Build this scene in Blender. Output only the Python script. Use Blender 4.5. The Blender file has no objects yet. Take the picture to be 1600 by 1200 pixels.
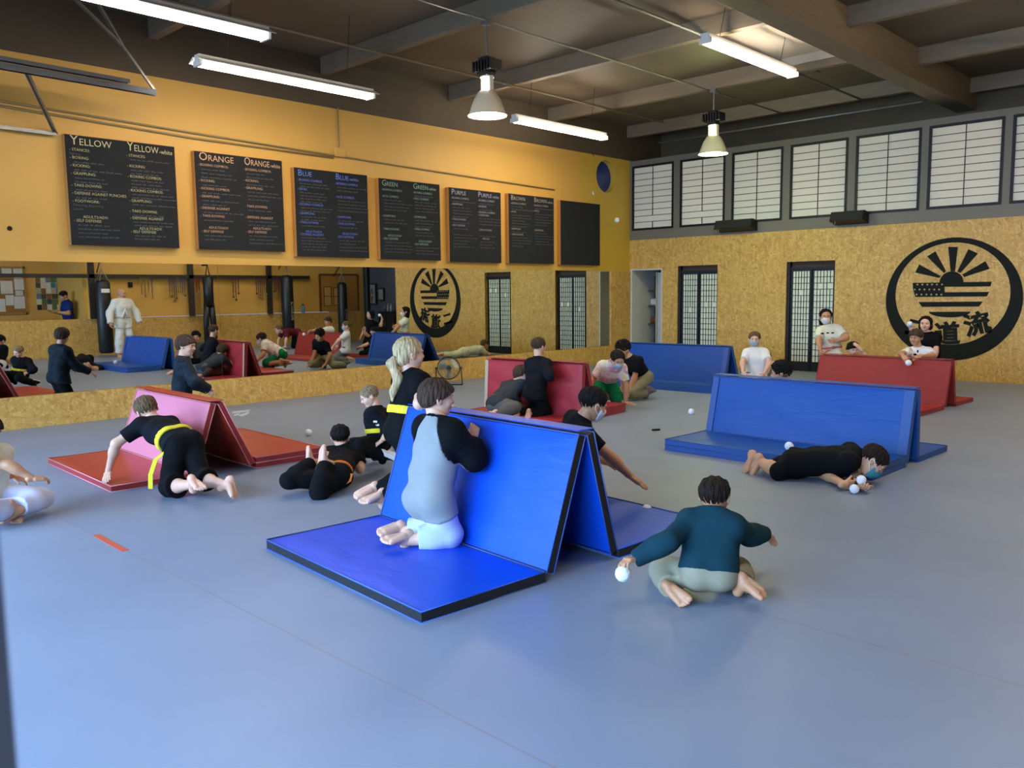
import bpy, bmesh, math, random
import numpy as np
from mathutils import Vector, Matrix, noise

SC = bpy.context.scene
COL = SC.collection
random.seed(7)

# ---------------------------------------------------------------- camera
FPX = 1309.25
CP = np.array([11.080, -15.284, 1.55])
CR = np.array([0.72086528, 0.69298485, -0.01119133])
CU = np.array([-0.0670385, 0.08578908, 0.99405537])
CF = np.array([-0.6898254, 0.71582975, -0.10829904])
cam_d = bpy.data.cameras.new('camera')
cam_d.sensor_width = 36.0
cam_d.lens = FPX / 1600 * 36
cam_d.clip_start = 0.05
cam_d.dof.use_dof = True
cam_d.dof.focus_distance = 6.0
cam_d.dof.aperture_fstop = 8.0
cam = bpy.data.objects.new('camera', cam_d)
COL.objects.link(cam)
M = Matrix.Identity(4)
for i in range(3):
    M[i][0], M[i][1], M[i][2], M[i][3] = CR[i], CU[i], -CF[i], CP[i]
cam.matrix_world = M
SC.camera = cam

# ---------------------------------------------------------------- view, world, daylight
SC.view_settings.view_transform = 'Standard'
SC.view_settings.look = 'None'
SC.view_settings.exposure = 0.22
SC.view_settings.gamma = 1.0
SC.view_settings.use_curve_mapping = False
SC.cycles.use_denoising = True
SC.cycles.max_bounces = 7
SC.cycles.diffuse_bounces = 4
SC.cycles.glossy_bounces = 4
SC.cycles.transmission_bounces = 3
SC.cycles.caustics_reflective = False
SC.cycles.caustics_refractive = False
SC.cycles.sample_clamp_indirect = 4.0
W = bpy.data.worlds.new('world')
SC.world = W
W.use_nodes = True
bg = W.node_tree.nodes['Background']
bg.inputs[0].default_value = (0.45, 0.62, 1.0, 1)
bg.inputs[1].default_value = 0.6

def area_light(name, loc, target, sx, sy, power, col):
    d = bpy.data.lights.new(name, 'AREA')
    d.shape = 'RECTANGLE'
    d.size, d.size_y = sx, sy
    d.energy = power
    d.color = col
    o = bpy.data.objects.new(name, d)
    o.location = loc
    o.rotation_euler = (Vector(target) - Vector(loc)).to_track_quat('-Z', 'Y').to_euler()
    COL.objects.link(o)
    return o
# daylight entering through the glazed shopfront behind the camera (front wall, y = -18)
DAY = area_light('daylight', (6.25, -18.25, 1.75), (6.25, -12, -2.2), 11.7, 2.9, 1020, (0.385, 0.63, 1.0))
DAY.data.spread = 2.1

# ---------------------------------------------------------------- pixel -> place helpers (1600 x 1200 frame)
def ray(px, py):
    return (px - 800) / FPX * CR - (py - 600) / FPX * CU + CF
def atZ(px, py, z=0.0):
    d = ray(px, py); return CP + d * ((z - CP[2]) / d[2])
def atX(px, py, x=0.0):
    d = ray(px, py); return CP + d * ((x - CP[0]) / d[0])
def atY(px, py, y=0.0):
    d = ray(px, py); return CP + d * ((y - CP[1]) / d[1])
def atD(px, py, dep):
    return CP + ray(px, py) * dep
def mray(px, py):
    P = atX(px, py, 0.0); d = ray(px, py).copy(); d[0] = -d[0]; return P, d
def mX(px, py, x):
    P, d = mray(px, py); return P + d * ((x - P[0]) / d[0])
def mY(px, py, y):
    P, d = mray(px, py); return P + d * ((y - P[1]) / d[1])
def mZ(px, py, z=0.0):
    P, d = mray(px, py); return P + d * ((z - P[2]) / d[2])

# ---------------------------------------------------------------- materials
def lin(c):
    if isinstance(c, str):
        c = tuple(int(c[i:i + 2], 16) / 255 for i in (0, 2, 4))
    return tuple((v / 12.92 if v <= 0.04045 else ((v + 0.055) / 1.055) ** 2.4) for v in c) + (1,)
MATS = {}
def mat(name, color, rough=0.6, metal=0.0, bump=0.0, bscale=40.0, var=0.0, vscale=6.0, coat=0.0, spec=0.5, emit=None, estr=0.0, sheen=0.0, trans=0.0, stretch=None):
    if name in MATS:
        return MATS[name]
    m = bpy.data.materials.new(name)
    m.use_nodes = True
    nt = m.node_tree
    b = nt.nodes['Principled BSDF']
    c = lin(color)
    b.inputs['Base Color'].default_value = c
    b.inputs['Roughness'].default_value = rough
    b.inputs['Metallic'].default_value = metal
    b.inputs['Specular IOR Level'].default_value = spec
    if coat:
        b.inputs['Coat Weight'].default_value = coat
        b.inputs['Coat Roughness'].default_value = 0.25
    if sheen:
        b.inputs['Sheen Weight'].default_value = sheen
    if trans:
        b.inputs['Transmission Weight'].default_value = trans
    if emit:
        b.inputs['Emission Color'].default_value = lin(emit)
        b.inputs['Emission Strength'].default_value = estr
    if bump or var:
        tc = nt.nodes.new('ShaderNodeTexCoord')
        src = tc.outputs['Object']
        if stretch:
            mp = nt.nodes.new('ShaderNodeMapping')
            mp.inputs['Scale'].default_value = stretch
            mp.inputs['Rotation'].default_value = (0.3, 0.2, 0.7)
            nt.links.new(src, mp.inputs['Vector']); src = mp.outputs['Vector']
    if bump:
        n = nt.nodes.new('ShaderNodeTexNoise')
        n.inputs['Scale'].default_value = bscale
        n.inputs['Detail'].default_value = 4
        nt.links.new(src, n.inputs['Vector'])
        bp = nt.nodes.new('ShaderNodeBump')
        bp.inputs['Strength'].default_value = bump
        bp.inputs['Distance'].default_value = 0.02
        nt.links.new(n.outputs['Fac'], bp.inputs['Height'])
        nt.links.new(bp.outputs['Normal'], b.inputs['Normal'])
    if var:
        n = nt.nodes.new('ShaderNodeTexNoise')
        n.inputs['Scale'].default_value = vscale
        n.inputs['Detail'].default_value = 5
        nt.links.new(src, n.inputs['Vector'])
        r = nt.nodes.new('ShaderNodeValToRGB')
        r.color_ramp.elements[0].position = 0.3
        r.color_ramp.elements[1].position = 0.7
        r.color_ramp.elements[0].color = tuple(v * (1 - var) for v in c[:3]) + (1,)
        r.color_ramp.elements[1].color = tuple(min(1, v * (1 + var)) for v in c[:3]) + (1,)
        nt.links.new(n.outputs['Fac'], r.inputs['Fac'])
        nt.links.new(r.outputs['Color'], b.inputs['Base Color'])
    MATS[name] = m
    return m

def osb_mat(name, tint=(1, 1, 1)):
    """oriented strand board: three layers of long wood flakes at different angles"""
    m = bpy.data.materials.new(name); m.use_nodes = True
    nt = m.node_tree; N = nt.nodes; L = nt.links
    b = N['Principled BSDF']; b.inputs['Roughness'].default_value = 0.55
    tc = N.new('ShaderNodeTexCoord')
    # the board can lie in x-z or y-z: fold x+y into one axis
    sep = N.new('ShaderNodeSeparateXYZ'); L.new(tc.outputs['Object'], sep.inputs[0])
    add = N.new('ShaderNodeMath'); add.operation = 'ADD'
    L.new(sep.outputs['X'], add.inputs[0]); L.new(sep.outputs['Y'], add.inputs[1])
    cmb = N.new('ShaderNodeCombineXYZ'); L.new(add.outputs[0], cmb.inputs['X']); L.new(sep.outputs['Z'], cmb.inputs['Y'])
    wn = N.new('ShaderNodeTexNoise'); wn.inputs['Scale'].default_value = 9; L.new(cmb.outputs[0], wn.inputs['Vector'])
    wmx = N.new('ShaderNodeMixRGB'); wmx.blend_type = 'ADD'; wmx.inputs['Fac'].default_value = 0.06
    L.new(cmb.outputs[0], wmx.inputs[1]); L.new(wn.outputs['Color'], wmx.inputs[2])
    outs = []
    for ang, sc in ((0.35, (6.5, 27, 1)), (1.5, (7, 30, 1)), (2.5, (6, 25, 1))):
        mp = N.new('ShaderNodeMapping'); mp.vector_type = 'TEXTURE' if False else 'POINT'
        rot = N.new('ShaderNodeVectorRotate'); rot.rotation_type = 'Z_AXIS'; rot.inputs['Angle'].default_value = ang
        L.new(wmx.outputs[0], rot.inputs['Vector'])
        mp.inputs['Scale'].default_value = sc
        L.new(rot.outputs[0], mp.inputs['Vector'])
        v = N.new('ShaderNodeTexVoronoi'); v.inputs['Scale'].default_value = 1.0
        L.new(mp.outputs[0], v.inputs['Vector'])
        outs.append(v)
    sel = N.new('ShaderNodeTexNoise'); sel.inputs['Scale'].default_value = 15; L.new(cmb.outputs[0], sel.inputs['Vector'])
    def step(v):
        g = N.new('ShaderNodeMath'); g.operation = 'GREATER_THAN'; g.inputs[1].default_value = v
        L.new(sel.outputs['Fac'], g.inputs[0]); return g
    m1 = N.new('ShaderNodeMixRGB'); L.new(step(0.46).outputs[0], m1.inputs['Fac']); L.new(outs[0].outputs['Color'], m1.inputs[1]); L.new(outs[1].outputs['Color'], m1.inputs[2])
    m2 = N.new('ShaderNodeMixRGB'); L.new(step(0.57).outputs[0], m2.inputs['Fac']); L.new(m1.outputs[0], m2.inputs[1]); L.new(outs[2].outputs['Color'], m2.inputs[2])
    s2 = N.new('ShaderNodeSeparateColor'); L.new(m2.outputs[0], s2.inputs[0])
    r = N.new('ShaderNodeValToRGB')
    e = r.color_ramp.elements
    e[0].position = 0.0; e[0].color = lin('b08440')
    e[1].position = 1.0; e[1].color = lin('dcb569')
    for p, c in ((0.10, 'bf9248'), (0.35, 'c89b4c'), (0.7, 'cfa455')):
        x = e.new(p); x.color = lin(c)
    L.new(s2.outputs[0], r.inputs['Fac'])
    tn = N.new('ShaderNodeMixRGB'); tn.blend_type = 'MULTIPLY'; tn.inputs['Fac'].default_value = 1
    tn.inputs[2].default_value = tuple(tint) + (1,)
    L.new(r.outputs[0], tn.inputs[1]); L.new(tn.outputs[0], b.inputs['Base Color'])
    MATS[name] = m
    return m

def floor_mat(name, seams):
    m = bpy.data.materials.new(name); m.use_nodes = True
    nt = m.node_tree; N = nt.nodes; L = nt.links
    b = N['Principled BSDF']; b.inputs['Roughness'].default_value = 0.42
    b.inputs['Specular IOR Level'].default_value = 0.45
    tc = N.new('ShaderNodeTexCoord'); sep = N.new('ShaderNodeSeparateXYZ'); L.new(tc.outputs['Object'], sep.inputs[0])
    wob = N.new('ShaderNodeTexNoise'); wob.inputs['Scale'].default_value = 0.7; L.new(tc.outputs['Object'], wob.inputs['Vector'])
    wm = N.new('ShaderNodeMath'); wm.operation = 'MULTIPLY_ADD'; wm.inputs[1].default_value = 0.03; L.new(wob.outputs['Fac'], wm.inputs[0]); L.new(sep.outputs['Y'], wm.inputs[2])
    acc = None
    for y in seams:
        s = N.new('ShaderNodeMath'); s.operation = 'COMPARE'; s.inputs[1].default_value = y + 0.015; s.inputs[2].default_value = 0.005
        L.new(wm.outputs[0], s.inputs[0])
        if acc is None: acc = s.outputs[0]
        else:
            a = N.new('ShaderNodeMath'); a.operation = 'MAXIMUM'; L.new(acc, a.inputs[0]); L.new(s.outputs[0], a.inputs[1]); acc = a.outputs[0]
    n = N.new('ShaderNodeTexNoise'); n.inputs['Scale'].default_value = 1.3; n.inputs['Detail'].default_value = 6; L.new(tc.outputs['Object'], n.inputs['Vector'])
    r = N.new('ShaderNodeValToRGB'); r.color_ramp.elements[0].position = 0.3; r.color_ramp.elements[1].position = 0.7
    r.color_ramp.elements[0].color = lin('7d889b'); r.color_ramp.elements[1].color = lin('8590a2')
    L.new(n.outputs['Fac'], r.inputs['Fac'])
    mx = N.new('ShaderNodeMixRGB'); L.new(acc, mx.inputs['Fac']); L.new(r.outputs[0], mx.inputs[1]); mx.inputs[2].default_value = lin('7f8088')
    L.new(mx.outputs[0], b.inputs['Base Color'])
    n2 = N.new('ShaderNodeTexNoise'); n2.inputs['Scale'].default_value = 260; L.new(tc.outputs['Object'], n2.inputs['Vector'])
    bp = N.new('ShaderNodeBump'); bp.inputs['Strength'].default_value = 0.12; bp.inputs['Distance'].default_value = 0.004
    L.new(n2.outputs['Fac'], bp.inputs['Height']); L.new(bp.outputs[0], b.inputs['Normal'])
    return m

def vinyl(name, color, rough=0.4):
    """padded vinyl: soft gloss with long shallow wrinkles"""
    if name in MATS: return MATS[name]
    m = bpy.data.materials.new(name); m.use_nodes = True
    nt = m.node_tree; N = nt.nodes; L = nt.links
    b = N['Principled BSDF']; b.inputs['Base Color'].default_value = lin(color); b.inputs['Roughness'].default_value = rough
    b.inputs['Specular IOR Level'].default_value = 0.28
    tc = N.new('ShaderNodeTexCoord')
    mp = N.new('ShaderNodeMapping'); mp.inputs['Scale'].default_value = (2.2, 9, 9); mp.inputs['Rotation'].default_value = (0.2, 0.5, 0.6)
    L.new(tc.outputs['Object'], mp.inputs['Vector'])
    n = N.new('ShaderNodeTexNoise'); n.inputs['Scale'].default_value = 1.1; n.inputs['Detail'].default_value = 3; n.inputs['Distortion'].default_value = 0.6
    L.new(mp.outputs[0], n.inputs['Vector'])
    n2 = N.new('ShaderNodeTexNoise'); n2.inputs['Scale'].default_value = 420; L.new(tc.outputs['Object'], n2.inputs['Vector'])
    bp = N.new('ShaderNodeBump'); bp.inputs['Strength'].default_value = 0.14; bp.inputs['Distance'].default_value = 0.03
    L.new(n.outputs['Fac'], bp.inputs['Height'])
    bp2 = N.new('ShaderNodeBump'); bp2.inputs['Strength'].default_value = 0.08; bp2.inputs['Distance'].default_value = 0.002
    L.new(n2.outputs['Fac'], bp2.inputs['Height']); L.new(bp.outputs[0], bp2.inputs['Normal'])
    L.new(bp2.outputs[0], b.inputs['Normal'])
    MATS[name] = m
    return m

def thin_paper(name, color):
    m = bpy.data.materials.new(name); m.use_nodes = True; nt = m.node_tree
    out = nt.nodes['Material Output']; nt.nodes.remove(nt.nodes['Principled BSDF'])
    a = nt.nodes.new('ShaderNodeBsdfDiffuse'); b = nt.nodes.new('ShaderNodeBsdfTranslucent'); x = nt.nodes.new('ShaderNodeMixShader')
    n = nt.nodes.new('ShaderNodeTexNoise'); n.inputs['Scale'].default_value = 35
    r = nt.nodes.new('ShaderNodeValToRGB'); r.color_ramp.elements[0].color = lin(color); r.color_ramp.elements[1].color = tuple(v * 0.96 for v in lin(color)[:3]) + (1,)
    nt.links.new(n.outputs['Fac'], r.inputs['Fac'])
    for q in (a, b): nt.links.new(r.outputs['Color'], q.inputs['Color'])
    x.inputs[0].default_value = 0.5
    nt.links.new(a.outputs[0], x.inputs[1]); nt.links.new(b.outputs[0], x.inputs[2]); nt.links.new(x.outputs[0], out.inputs['Surface'])
    return m

# ---------------------------------------------------------------- mesh building
def tag(o, label=None, cat=None, group=None, kind=None):
    if label: o['label'] = label
    if cat: o['category'] = cat
    if group: o['group'] = group
    if kind: o['kind'] = kind
    return o
def thing(name, label, cat, loc=(0, 0, 0), group=None, kind=None):
    o = bpy.data.objects.new(name, None)
    o.empty_display_size = 0.05
    o.location = tuple(float(v) for v in loc)
    COL.objects.link(o)
    return tag(o, label, cat, group, kind)
def wloc(o):
    v = Vector((0, 0, 0))
    while o is not None:
        v += o.location; o = o.parent
    return v

class MB:
    def __init__(self): self.v = []; self.f = []; self.m = []
    def add(self, vs, fs, mi=0):
        n = len(self.v)
        self.v += [tuple(float(x) for x in p) for p in vs]
        self.f += [tuple(i + n for i in f) for f in fs]
        self.m += [mi] * len(fs)
        return self
    def box(self, lo, hi, mi=0):
        x0, y0, z0 = lo; x1, y1, z1 = hi
        return self.add([(x0, y0, z0), (x1, y0, z0), (x1, y1, z0), (x0, y1, z0), (x0, y0, z1), (x1, y0, z1), (x1, y1, z1), (x0, y1, z1)],
                        [(0, 3, 2, 1), (4, 5, 6, 7), (0, 1, 5, 4), (1, 2, 6, 5), (2, 3, 7, 6), (3, 0, 4, 7)], mi)
    def obox(self, c, ax, ay, az, mi=0):
        """box about centre c with half-axis vectors"""
        c, ax, ay, az = (np.array(t, float) for t in (c, ax, ay, az))
        vs = [c + sx * ax + sy * ay + sz * az for sz in (-1, 1) for sx, sy in ((-1, -1), (1, -1), (1, 1), (-1, 1))]
        return self.add(vs, [(0, 3, 2, 1), (4, 5, 6, 7), (0, 1, 5, 4), (1, 2, 6, 5), (2, 3, 7, 6), (3, 0, 4, 7)], mi)
    def tube(self, pts, r, n=10, mi=0, cap=True, closed=False):
        pts = [np.array(p, float) for p in pts]
        rs = r if isinstance(r, (list, tuple)) else [r] * len(pts)
        base = len(self.v); k = len(pts); up = None
        for i, p in enumerate(pts):
            if closed: t = pts[(i + 1) % k] - pts[i - 1]
            else: t = pts[min(i + 1, k - 1)] - pts[max(i - 1, 0)]
            t = t / (np.linalg.norm(t) + 1e-9)
            if up is None:
                a = np.array([0, 0, 1.0]) if abs(t[2]) < 0.9 else np.array([1.0, 0, 0])
                up = np.cross(t, a)
            up = up - t * (up @ t); up /= np.linalg.norm(up) + 1e-9
            w = np.cross(t, up)
            for j in range(n):
                th = 2 * math.pi * j / n
                self.v.append(tuple(p + rs[i] * (math.cos(th) * up + math.sin(th) * w)))
        segs = k if closed else k - 1
        for i in range(segs):
            for j in range(n):
                a = base + i * n + j; b = base + i * n + (j + 1) % n
                i2 = (i + 1) % k
                c = base + i2 * n + (j + 1) % n; d = base + i2 * n + j
                self.f.append((a, b, c, d)); self.m.append(mi)
        if cap and not closed:
            self.f.append(tuple(base + j for j in range(n))[::-1]); self.m.append(mi)
            self.f.append(tuple(base + (k - 1) * n + j for j in range(n))); self.m.append(mi)
        return self
    def lathe(self, prof, c, ax=(0, 0, 1), n=24, mi=0):
        """profile [(radius, along)] turned about axis ax through c"""
        ax = np.array(ax, float); ax /= np.linalg.norm(ax)
        a = np.array([1.0, 0, 0]) if abs(ax[0]) < 0.9 else np.array([0, 1.0, 0])
        u = np.cross(ax, a); u /= np.linalg.norm(u); w = np.cross(ax, u); c = np.array(c, float)
        base = len(self.v)
        for r, h in prof:
            for j in range(n):
                th = 2 * math.pi * j / n
                self.v.append(tuple(c + ax * h + r * (math.cos(th) * u + math.sin(th) * w)))
        for i in range(len(prof) - 1):
            for j in range(n):
                self.f.append((base + i * n + j, base + i * n + (j + 1) % n, base + (i + 1) * n + (j + 1) % n, base + (i + 1) * n + j)); self.m.append(mi)
        return self
    def prism(self, poly, ext, mi=0):
        """flat polygon of points, pushed along ext"""
        poly = [np.array(p, float) for p in poly]; e = np.array(ext, float); n = len(poly)
        vs = poly + [p + e for p in poly]
        fs = [tuple(range(n)), tuple(range(2 * n - 1, n - 1, -1))] + [(i, (i + 1) % n, n + (i + 1) % n, n + i) for i in range(n)]
        return self.add(vs, fs, mi)
    def build(self, name, mats, parent=None, smooth=False, bevel=0.0, label=None, kind=None, seg=2):
        me = bpy.data.meshes.new(name)
        off = np.array(wloc(parent)) if parent is not None else np.zeros(3)
        me.from_pydata([tuple(np.array(p) - off) for p in self.v], [], self.f)
        if not isinstance(mats, (list, tuple)): mats = [mats]
        for mm in mats: me.materials.append(mm)
        for p, i in zip(me.polygons, self.m): p.material_index = i
        bm = bmesh.new(); bm.from_mesh(me)
        bmesh.ops.recalc_face_normals(bm, faces=bm.faces)
        bm.to_mesh(me); bm.free()
        o = bpy.data.objects.new(name, me)
        COL.objects.link(o)
        if parent is not None: o.parent = parent
        if smooth:
            me.polygons.foreach_set('use_smooth', [True] * len(me.polygons))
        if bevel:
            md = o.modifiers.new('bevel', 'BEVEL'); md.width = bevel; md.segments = seg; md.limit_method = 'ANGLE'; md.angle_limit = 0.7
        if label: o['label'] = label
        if kind: o['kind'] = kind
        return o
def base_at(o, loc):
    """move the origin of a one-mesh thing to loc, geometry staying in place"""
    loc = Vector(tuple(float(v) for v in loc))
    o.data.transform(Matrix.Translation(-loc)); o.location = loc
    return o
def struct(name, mb, mats, **k):
    return mb.build(name, mats, kind='structure', **k)
def text_mesh(body, size, origin, right, up, ext=0.0008, bold=0.0, align='LEFT'):
    """letters as (verts, faces) laid on a plane"""
    cu = bpy.data.curves.new('t', 'FONT'); cu.body = body; cu.size = size; cu.align_x = align
    cu.extrude = ext; cu.offset = bold; cu.resolution_u = 2
    ob = bpy.data.objects.new('t', cu); COL.objects.link(ob)
    dg = bpy.context.evaluated_depsgraph_get()
    me = bpy.data.meshes.new_from_object(ob.evaluated_get(dg))
    R = np.array(right, float); U = np.array(up, float); Nn = np.cross(R, U); O = np.array(origin, float)
    vs = [tuple(O + v.co.x * R + v.co.y * U + v.co.z * Nn) for v in me.vertices]
    fs = [tuple(p.vertices) for p in me.polygons]
    bpy.data.objects.remove(ob); bpy.data.curves.remove(cu); bpy.data.meshes.remove(me)
    return vs, fs
# ================================================================= SETTING
YEL = mat('yellow_paint', 'd8a850', 0.55, bump=0.05, bscale=120, var=0.03, vscale=1.5)
DARK = mat('dark_brown_paint', '544735', 0.7, var=0.1, vscale=2)
DECK = mat('ceiling_paint', '665a48', 0.6, var=0.16, vscale=1.2)
TIMB = mat('beam_paint', '7d6d55', 0.6, bump=0.1, bscale=20, var=0.08, vscale=3, stretch=(1, 1, 6))
GREYP = mat('grey_trim_paint', '726c5f', 0.6)
OSB = osb_mat('strand_board')
BLACK = mat('black_lacquer', '13110e', 0.5, spec=0.3)
WOODE = mat('pine_edge', 'b9803c', 0.55, bump=0.15, bscale=30, stretch=(1, 1, 8))
PAPER = thin_paper('shoji_paper', 'f4f2e8')
GALV = mat('galvanised_steel', '8b8a84', 0.42, metal=0.7, var=0.12, vscale=8)
DKSTEEL = mat('dark_steel', '3c4046', 0.45, metal=0.6)
WHITEM = mat('white_enamel', 'd8d6cf', 0.4)
CONDP = mat('conduit_paint', '8a7a50', 0.5)
GREYW = mat('grey_wall_paint', '6d6a63', 0.7)
WHITEP = mat('white_paint', 'c9c7bd', 0.6)

SEAMS = [-13.33, -11.66, -9.66, -8.2, -6.9, -5.2, -3.5, -1.7]
f = MB().box((-0.3, -20, -0.12), (17, 4.2, 0.0))
struct('floor', f, floor_mat('floor_mat_grey', SEAMS))

# ceiling deck, purlins and the big beam
struct('ceiling', MB().box((-0.3, -18.4, 5.10), (17, 4.2, 5.25)), DECK)
for k, y in enumerate((-15.54, -12.96, -10.38, -7.80, -5.22, -2.64, -0.06)):
    o = MB().box((0.0, y - 0.06, 4.85), (6.2, y + 0.06, 5.10)).build('ceiling_purlin', TIMB, kind='structure', bevel=0.006)
    o = MB().box((6.52, y - 0.06 + 0.9, 4.85), (16.9, y + 0.06 + 0.9, 5.10)).build('ceiling_purlin', TIMB, kind='structure', bevel=0.006)
MB().box((6.2, -18.2, 4.62), (6.52, 1.2, 5.10)).build('ceiling_beam', TIMB, kind='structure', bevel=0.01)

# left wall: strand board plinth, yellow upper wall with a round porthole niche, dark painted head
struct('trim_1', MB().box((0.0, -18, 0.0), (0.03, -0.71, 0.383)), OSB, bevel=0.004)
struct('trim_2', MB().box((0.0, -0.71, 0.0), (0.035, 0.0, 1.985)), OSB)
wl = MB()
wl.box((-0.2, -18.2, 0.0), (0.0, 0.0, 1.99))
yc, zc, rr = -0.848, 3.972, 0.335
ys = [yc - 0.45, yc + 0.45]; zs = [zc - 0.41, zc + 0.41]
wl.box((-0.2, -18.2, 1.99), (0.0, -1.745, 4.38))
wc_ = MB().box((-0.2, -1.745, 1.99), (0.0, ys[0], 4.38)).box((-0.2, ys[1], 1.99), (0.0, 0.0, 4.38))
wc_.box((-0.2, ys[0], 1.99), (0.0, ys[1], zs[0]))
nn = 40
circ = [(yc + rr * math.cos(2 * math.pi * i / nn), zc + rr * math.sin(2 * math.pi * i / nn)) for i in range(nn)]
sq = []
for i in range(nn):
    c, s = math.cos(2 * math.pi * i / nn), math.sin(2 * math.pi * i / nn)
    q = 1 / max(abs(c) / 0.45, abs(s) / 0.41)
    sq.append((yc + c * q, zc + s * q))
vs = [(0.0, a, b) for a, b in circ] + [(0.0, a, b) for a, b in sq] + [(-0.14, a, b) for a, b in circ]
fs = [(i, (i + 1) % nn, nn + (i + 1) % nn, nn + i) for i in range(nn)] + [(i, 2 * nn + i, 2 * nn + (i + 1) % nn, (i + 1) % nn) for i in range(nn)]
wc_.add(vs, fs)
struct('wall_left', wl, YEL)
struct('wall_left_corner', wc_, mat('yellow_greenlit_corner', 'd0aa3e', 0.5, bump=0.05, bscale=120))  # greenish lamp light on this end of the wall put into its colour
struct('wall_left_head', MB().box((-0.2, -18.2, 4.38), (0.0, 1.2, 5.12)), DARK)
ph = MB().lathe([(0.0, 0.0), (rr - 0.004, 0.0)], (-0.13, yc, zc), (1, 0, 0), 40).build('porthole_window', mat('porthole_blue', '16317c', 0.15), kind='structure')

# mirrors: separate tall panes side by side above the plinth
MIR = mat('mirror_glass', 'e4e6e0', 0.0, metal=1.0)
edges = [-18.0, -14.6, -12.13, -9.66, -7.2, -4.75, -2.3, -0.712]
mir_labels = ['first wall mirror pane by the shopfront, outside the picture on the left',
              'wall mirror pane at the far left edge, above the plinth beside the camera end',
              'wall mirror pane under the yellow chalkboard, left of the visible mirror joint',
              'wall mirror pane under the orange chalkboard, just right of the visible joint',
              'wall mirror pane under the blue and green chalkboards',
              'wall mirror pane under the purple chalkboard, behind the floor fan',
              'narrow last wall mirror pane under the empty chalkboard, next to the corner']
for i in range(7):
    a, b = edges[i] + (0.004 if i == 3 else 0.0004), edges[i + 1] - 0.0004
    o = MB().box((0.0, a, 0.39), (0.008, b, 1.985)).build('wall_mirror', [MIR])
    tag(o, mir_labels[i], 'mirror', 'wall mirror panes along the yellow wall'); base_at(o, (0, (a + b) / 2, 0.39))

# back wall: strand board with a doorway and two shoji openings, grey shoji band above
bw = MB()
XE = 8.30
ops = [(0.03, 0.86, 2.035), (1.24, 2.19, 2.07), (3.67, 4.61, 2.075)]
x = 0.0
for a, b, h in ops:
    bw.box((x, 0.0, 0.0), (a, 0.12, 2.0)); x = b
bw.box((x, 0.0, 0.0), (XE, 0.12, 2.0))
x = 0.0
for a, b, h in ops:
    bw.box((x, 0.0, 2.0), (a, 0.12, h)); bw.box((a, 0.0, h), (b, 0.12, 2.2)); bw.box((x, 0.0, h), (a, 0.12, 2.2)); x = b
bw.box((x, 0.0, 2.0), (XE, 0.12, 2.2)); bw.box((0.0, 0.0, 2.2), (XE, 0.12, 2.663))
struct('wall_back', bw, OSB)
band = MB().box((0.0, 0.0, 2.663), (XE, 0.12, 2.87)).box((0.0, 0.0, 4.245), (XE, 0.12, 4.36))
xs = [(0.064, 1.125), (1.28, 2.33), (2.478, 3.552), (3.697, 4.788), (4.925, 6.03), (6.146, 7.277), (7.39, 8.24)]
xx = 0.0
for a, b in xs:
    band.box((xx, 0.0, 2.87), (a, 0.12, 4.245)); xx = b
band.box((xx, 0.0, 2.87), (XE, 0.12, 4.245))
struct('trim_3', band, GREYP)
# painted wall and ceiling void beyond the band
struct('wall_loft', MB().box((-0.2, 1.2, 2.6), (XE, 1.35, 5.12)), DARK)
struct('trim_9', MB().box((0.0, 0.12, 4.30), (XE, 1.2, 4.34)), DARK)  # unseen lid added to keep the loft strips' light from leaking upward
struct('wall_back_return', MB().box((XE - 0.12, 0.12, 0.0), (XE, 3.5, 4.36)), GREYW)

plabels = ['first shoji window panel from the corner above the open doorway', 'second shoji window panel from the corner, above the left shoji door',
           'third shoji window panel, right of the left wedge speaker', 'fourth shoji window panel, left of the right wedge speaker, above the right shoji door',
           'fifth shoji window panel, directly right of the right wedge speaker', 'sixth shoji window panel, above the left half of the round emblem',
           'last shoji window panel, cut by the right edge of the picture']
for i, (a, b) in enumerate(xs):
    t = thing('shoji_window', plabels[i], 'shoji panel', ((a + b) / 2, 0.0, 2.88), 'shoji panels in the grey band')
    z0, z1 = 2.868, 4.247
    fr = MB()
    e = 0.045
    fr.box((a, -0.008, z0), (a + e, 0.04, z1)).box((b - e, -0.008, z0), (b, 0.04, z1)).box((a + e, -0.008, z0), (b - e, 0.04, z0 + e)).box((a + e, -0.008, z1 - e), (b - e, 0.04, z1))
    fr.build('frame', BLACK, t)
    MB().box((a + e, 0.016, z0 + e), (b - e, 0.018, z1 - e)).build('paper', PAPER, t)
    g = MB()
    n = 10
    H = z1 - z0 - 2 * e
    mid = (a + b) / 2
    for k in range(1, n):
        zz = z0 + e + H * k / n
        g.box((a + e, 0.004, zz - 0.005), (b - e, 0.016, zz + 0.005))
    if i < 2:
        g.box((mid - 0.006, 0.002, z0 + e), (mid + 0.006, 0.016, z0 + e + H * 0.1)); g.box((mid - 0.006, 0.002, z0 + e + H * 0.2), (mid + 0.006, 0.016, z1 - e))
    else:
        g.box((mid - 0.006, 0.002, z0 + e), (mid + 0.006, 0.016, z1 - e))
    g.build('lattice', BLACK, t)

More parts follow.
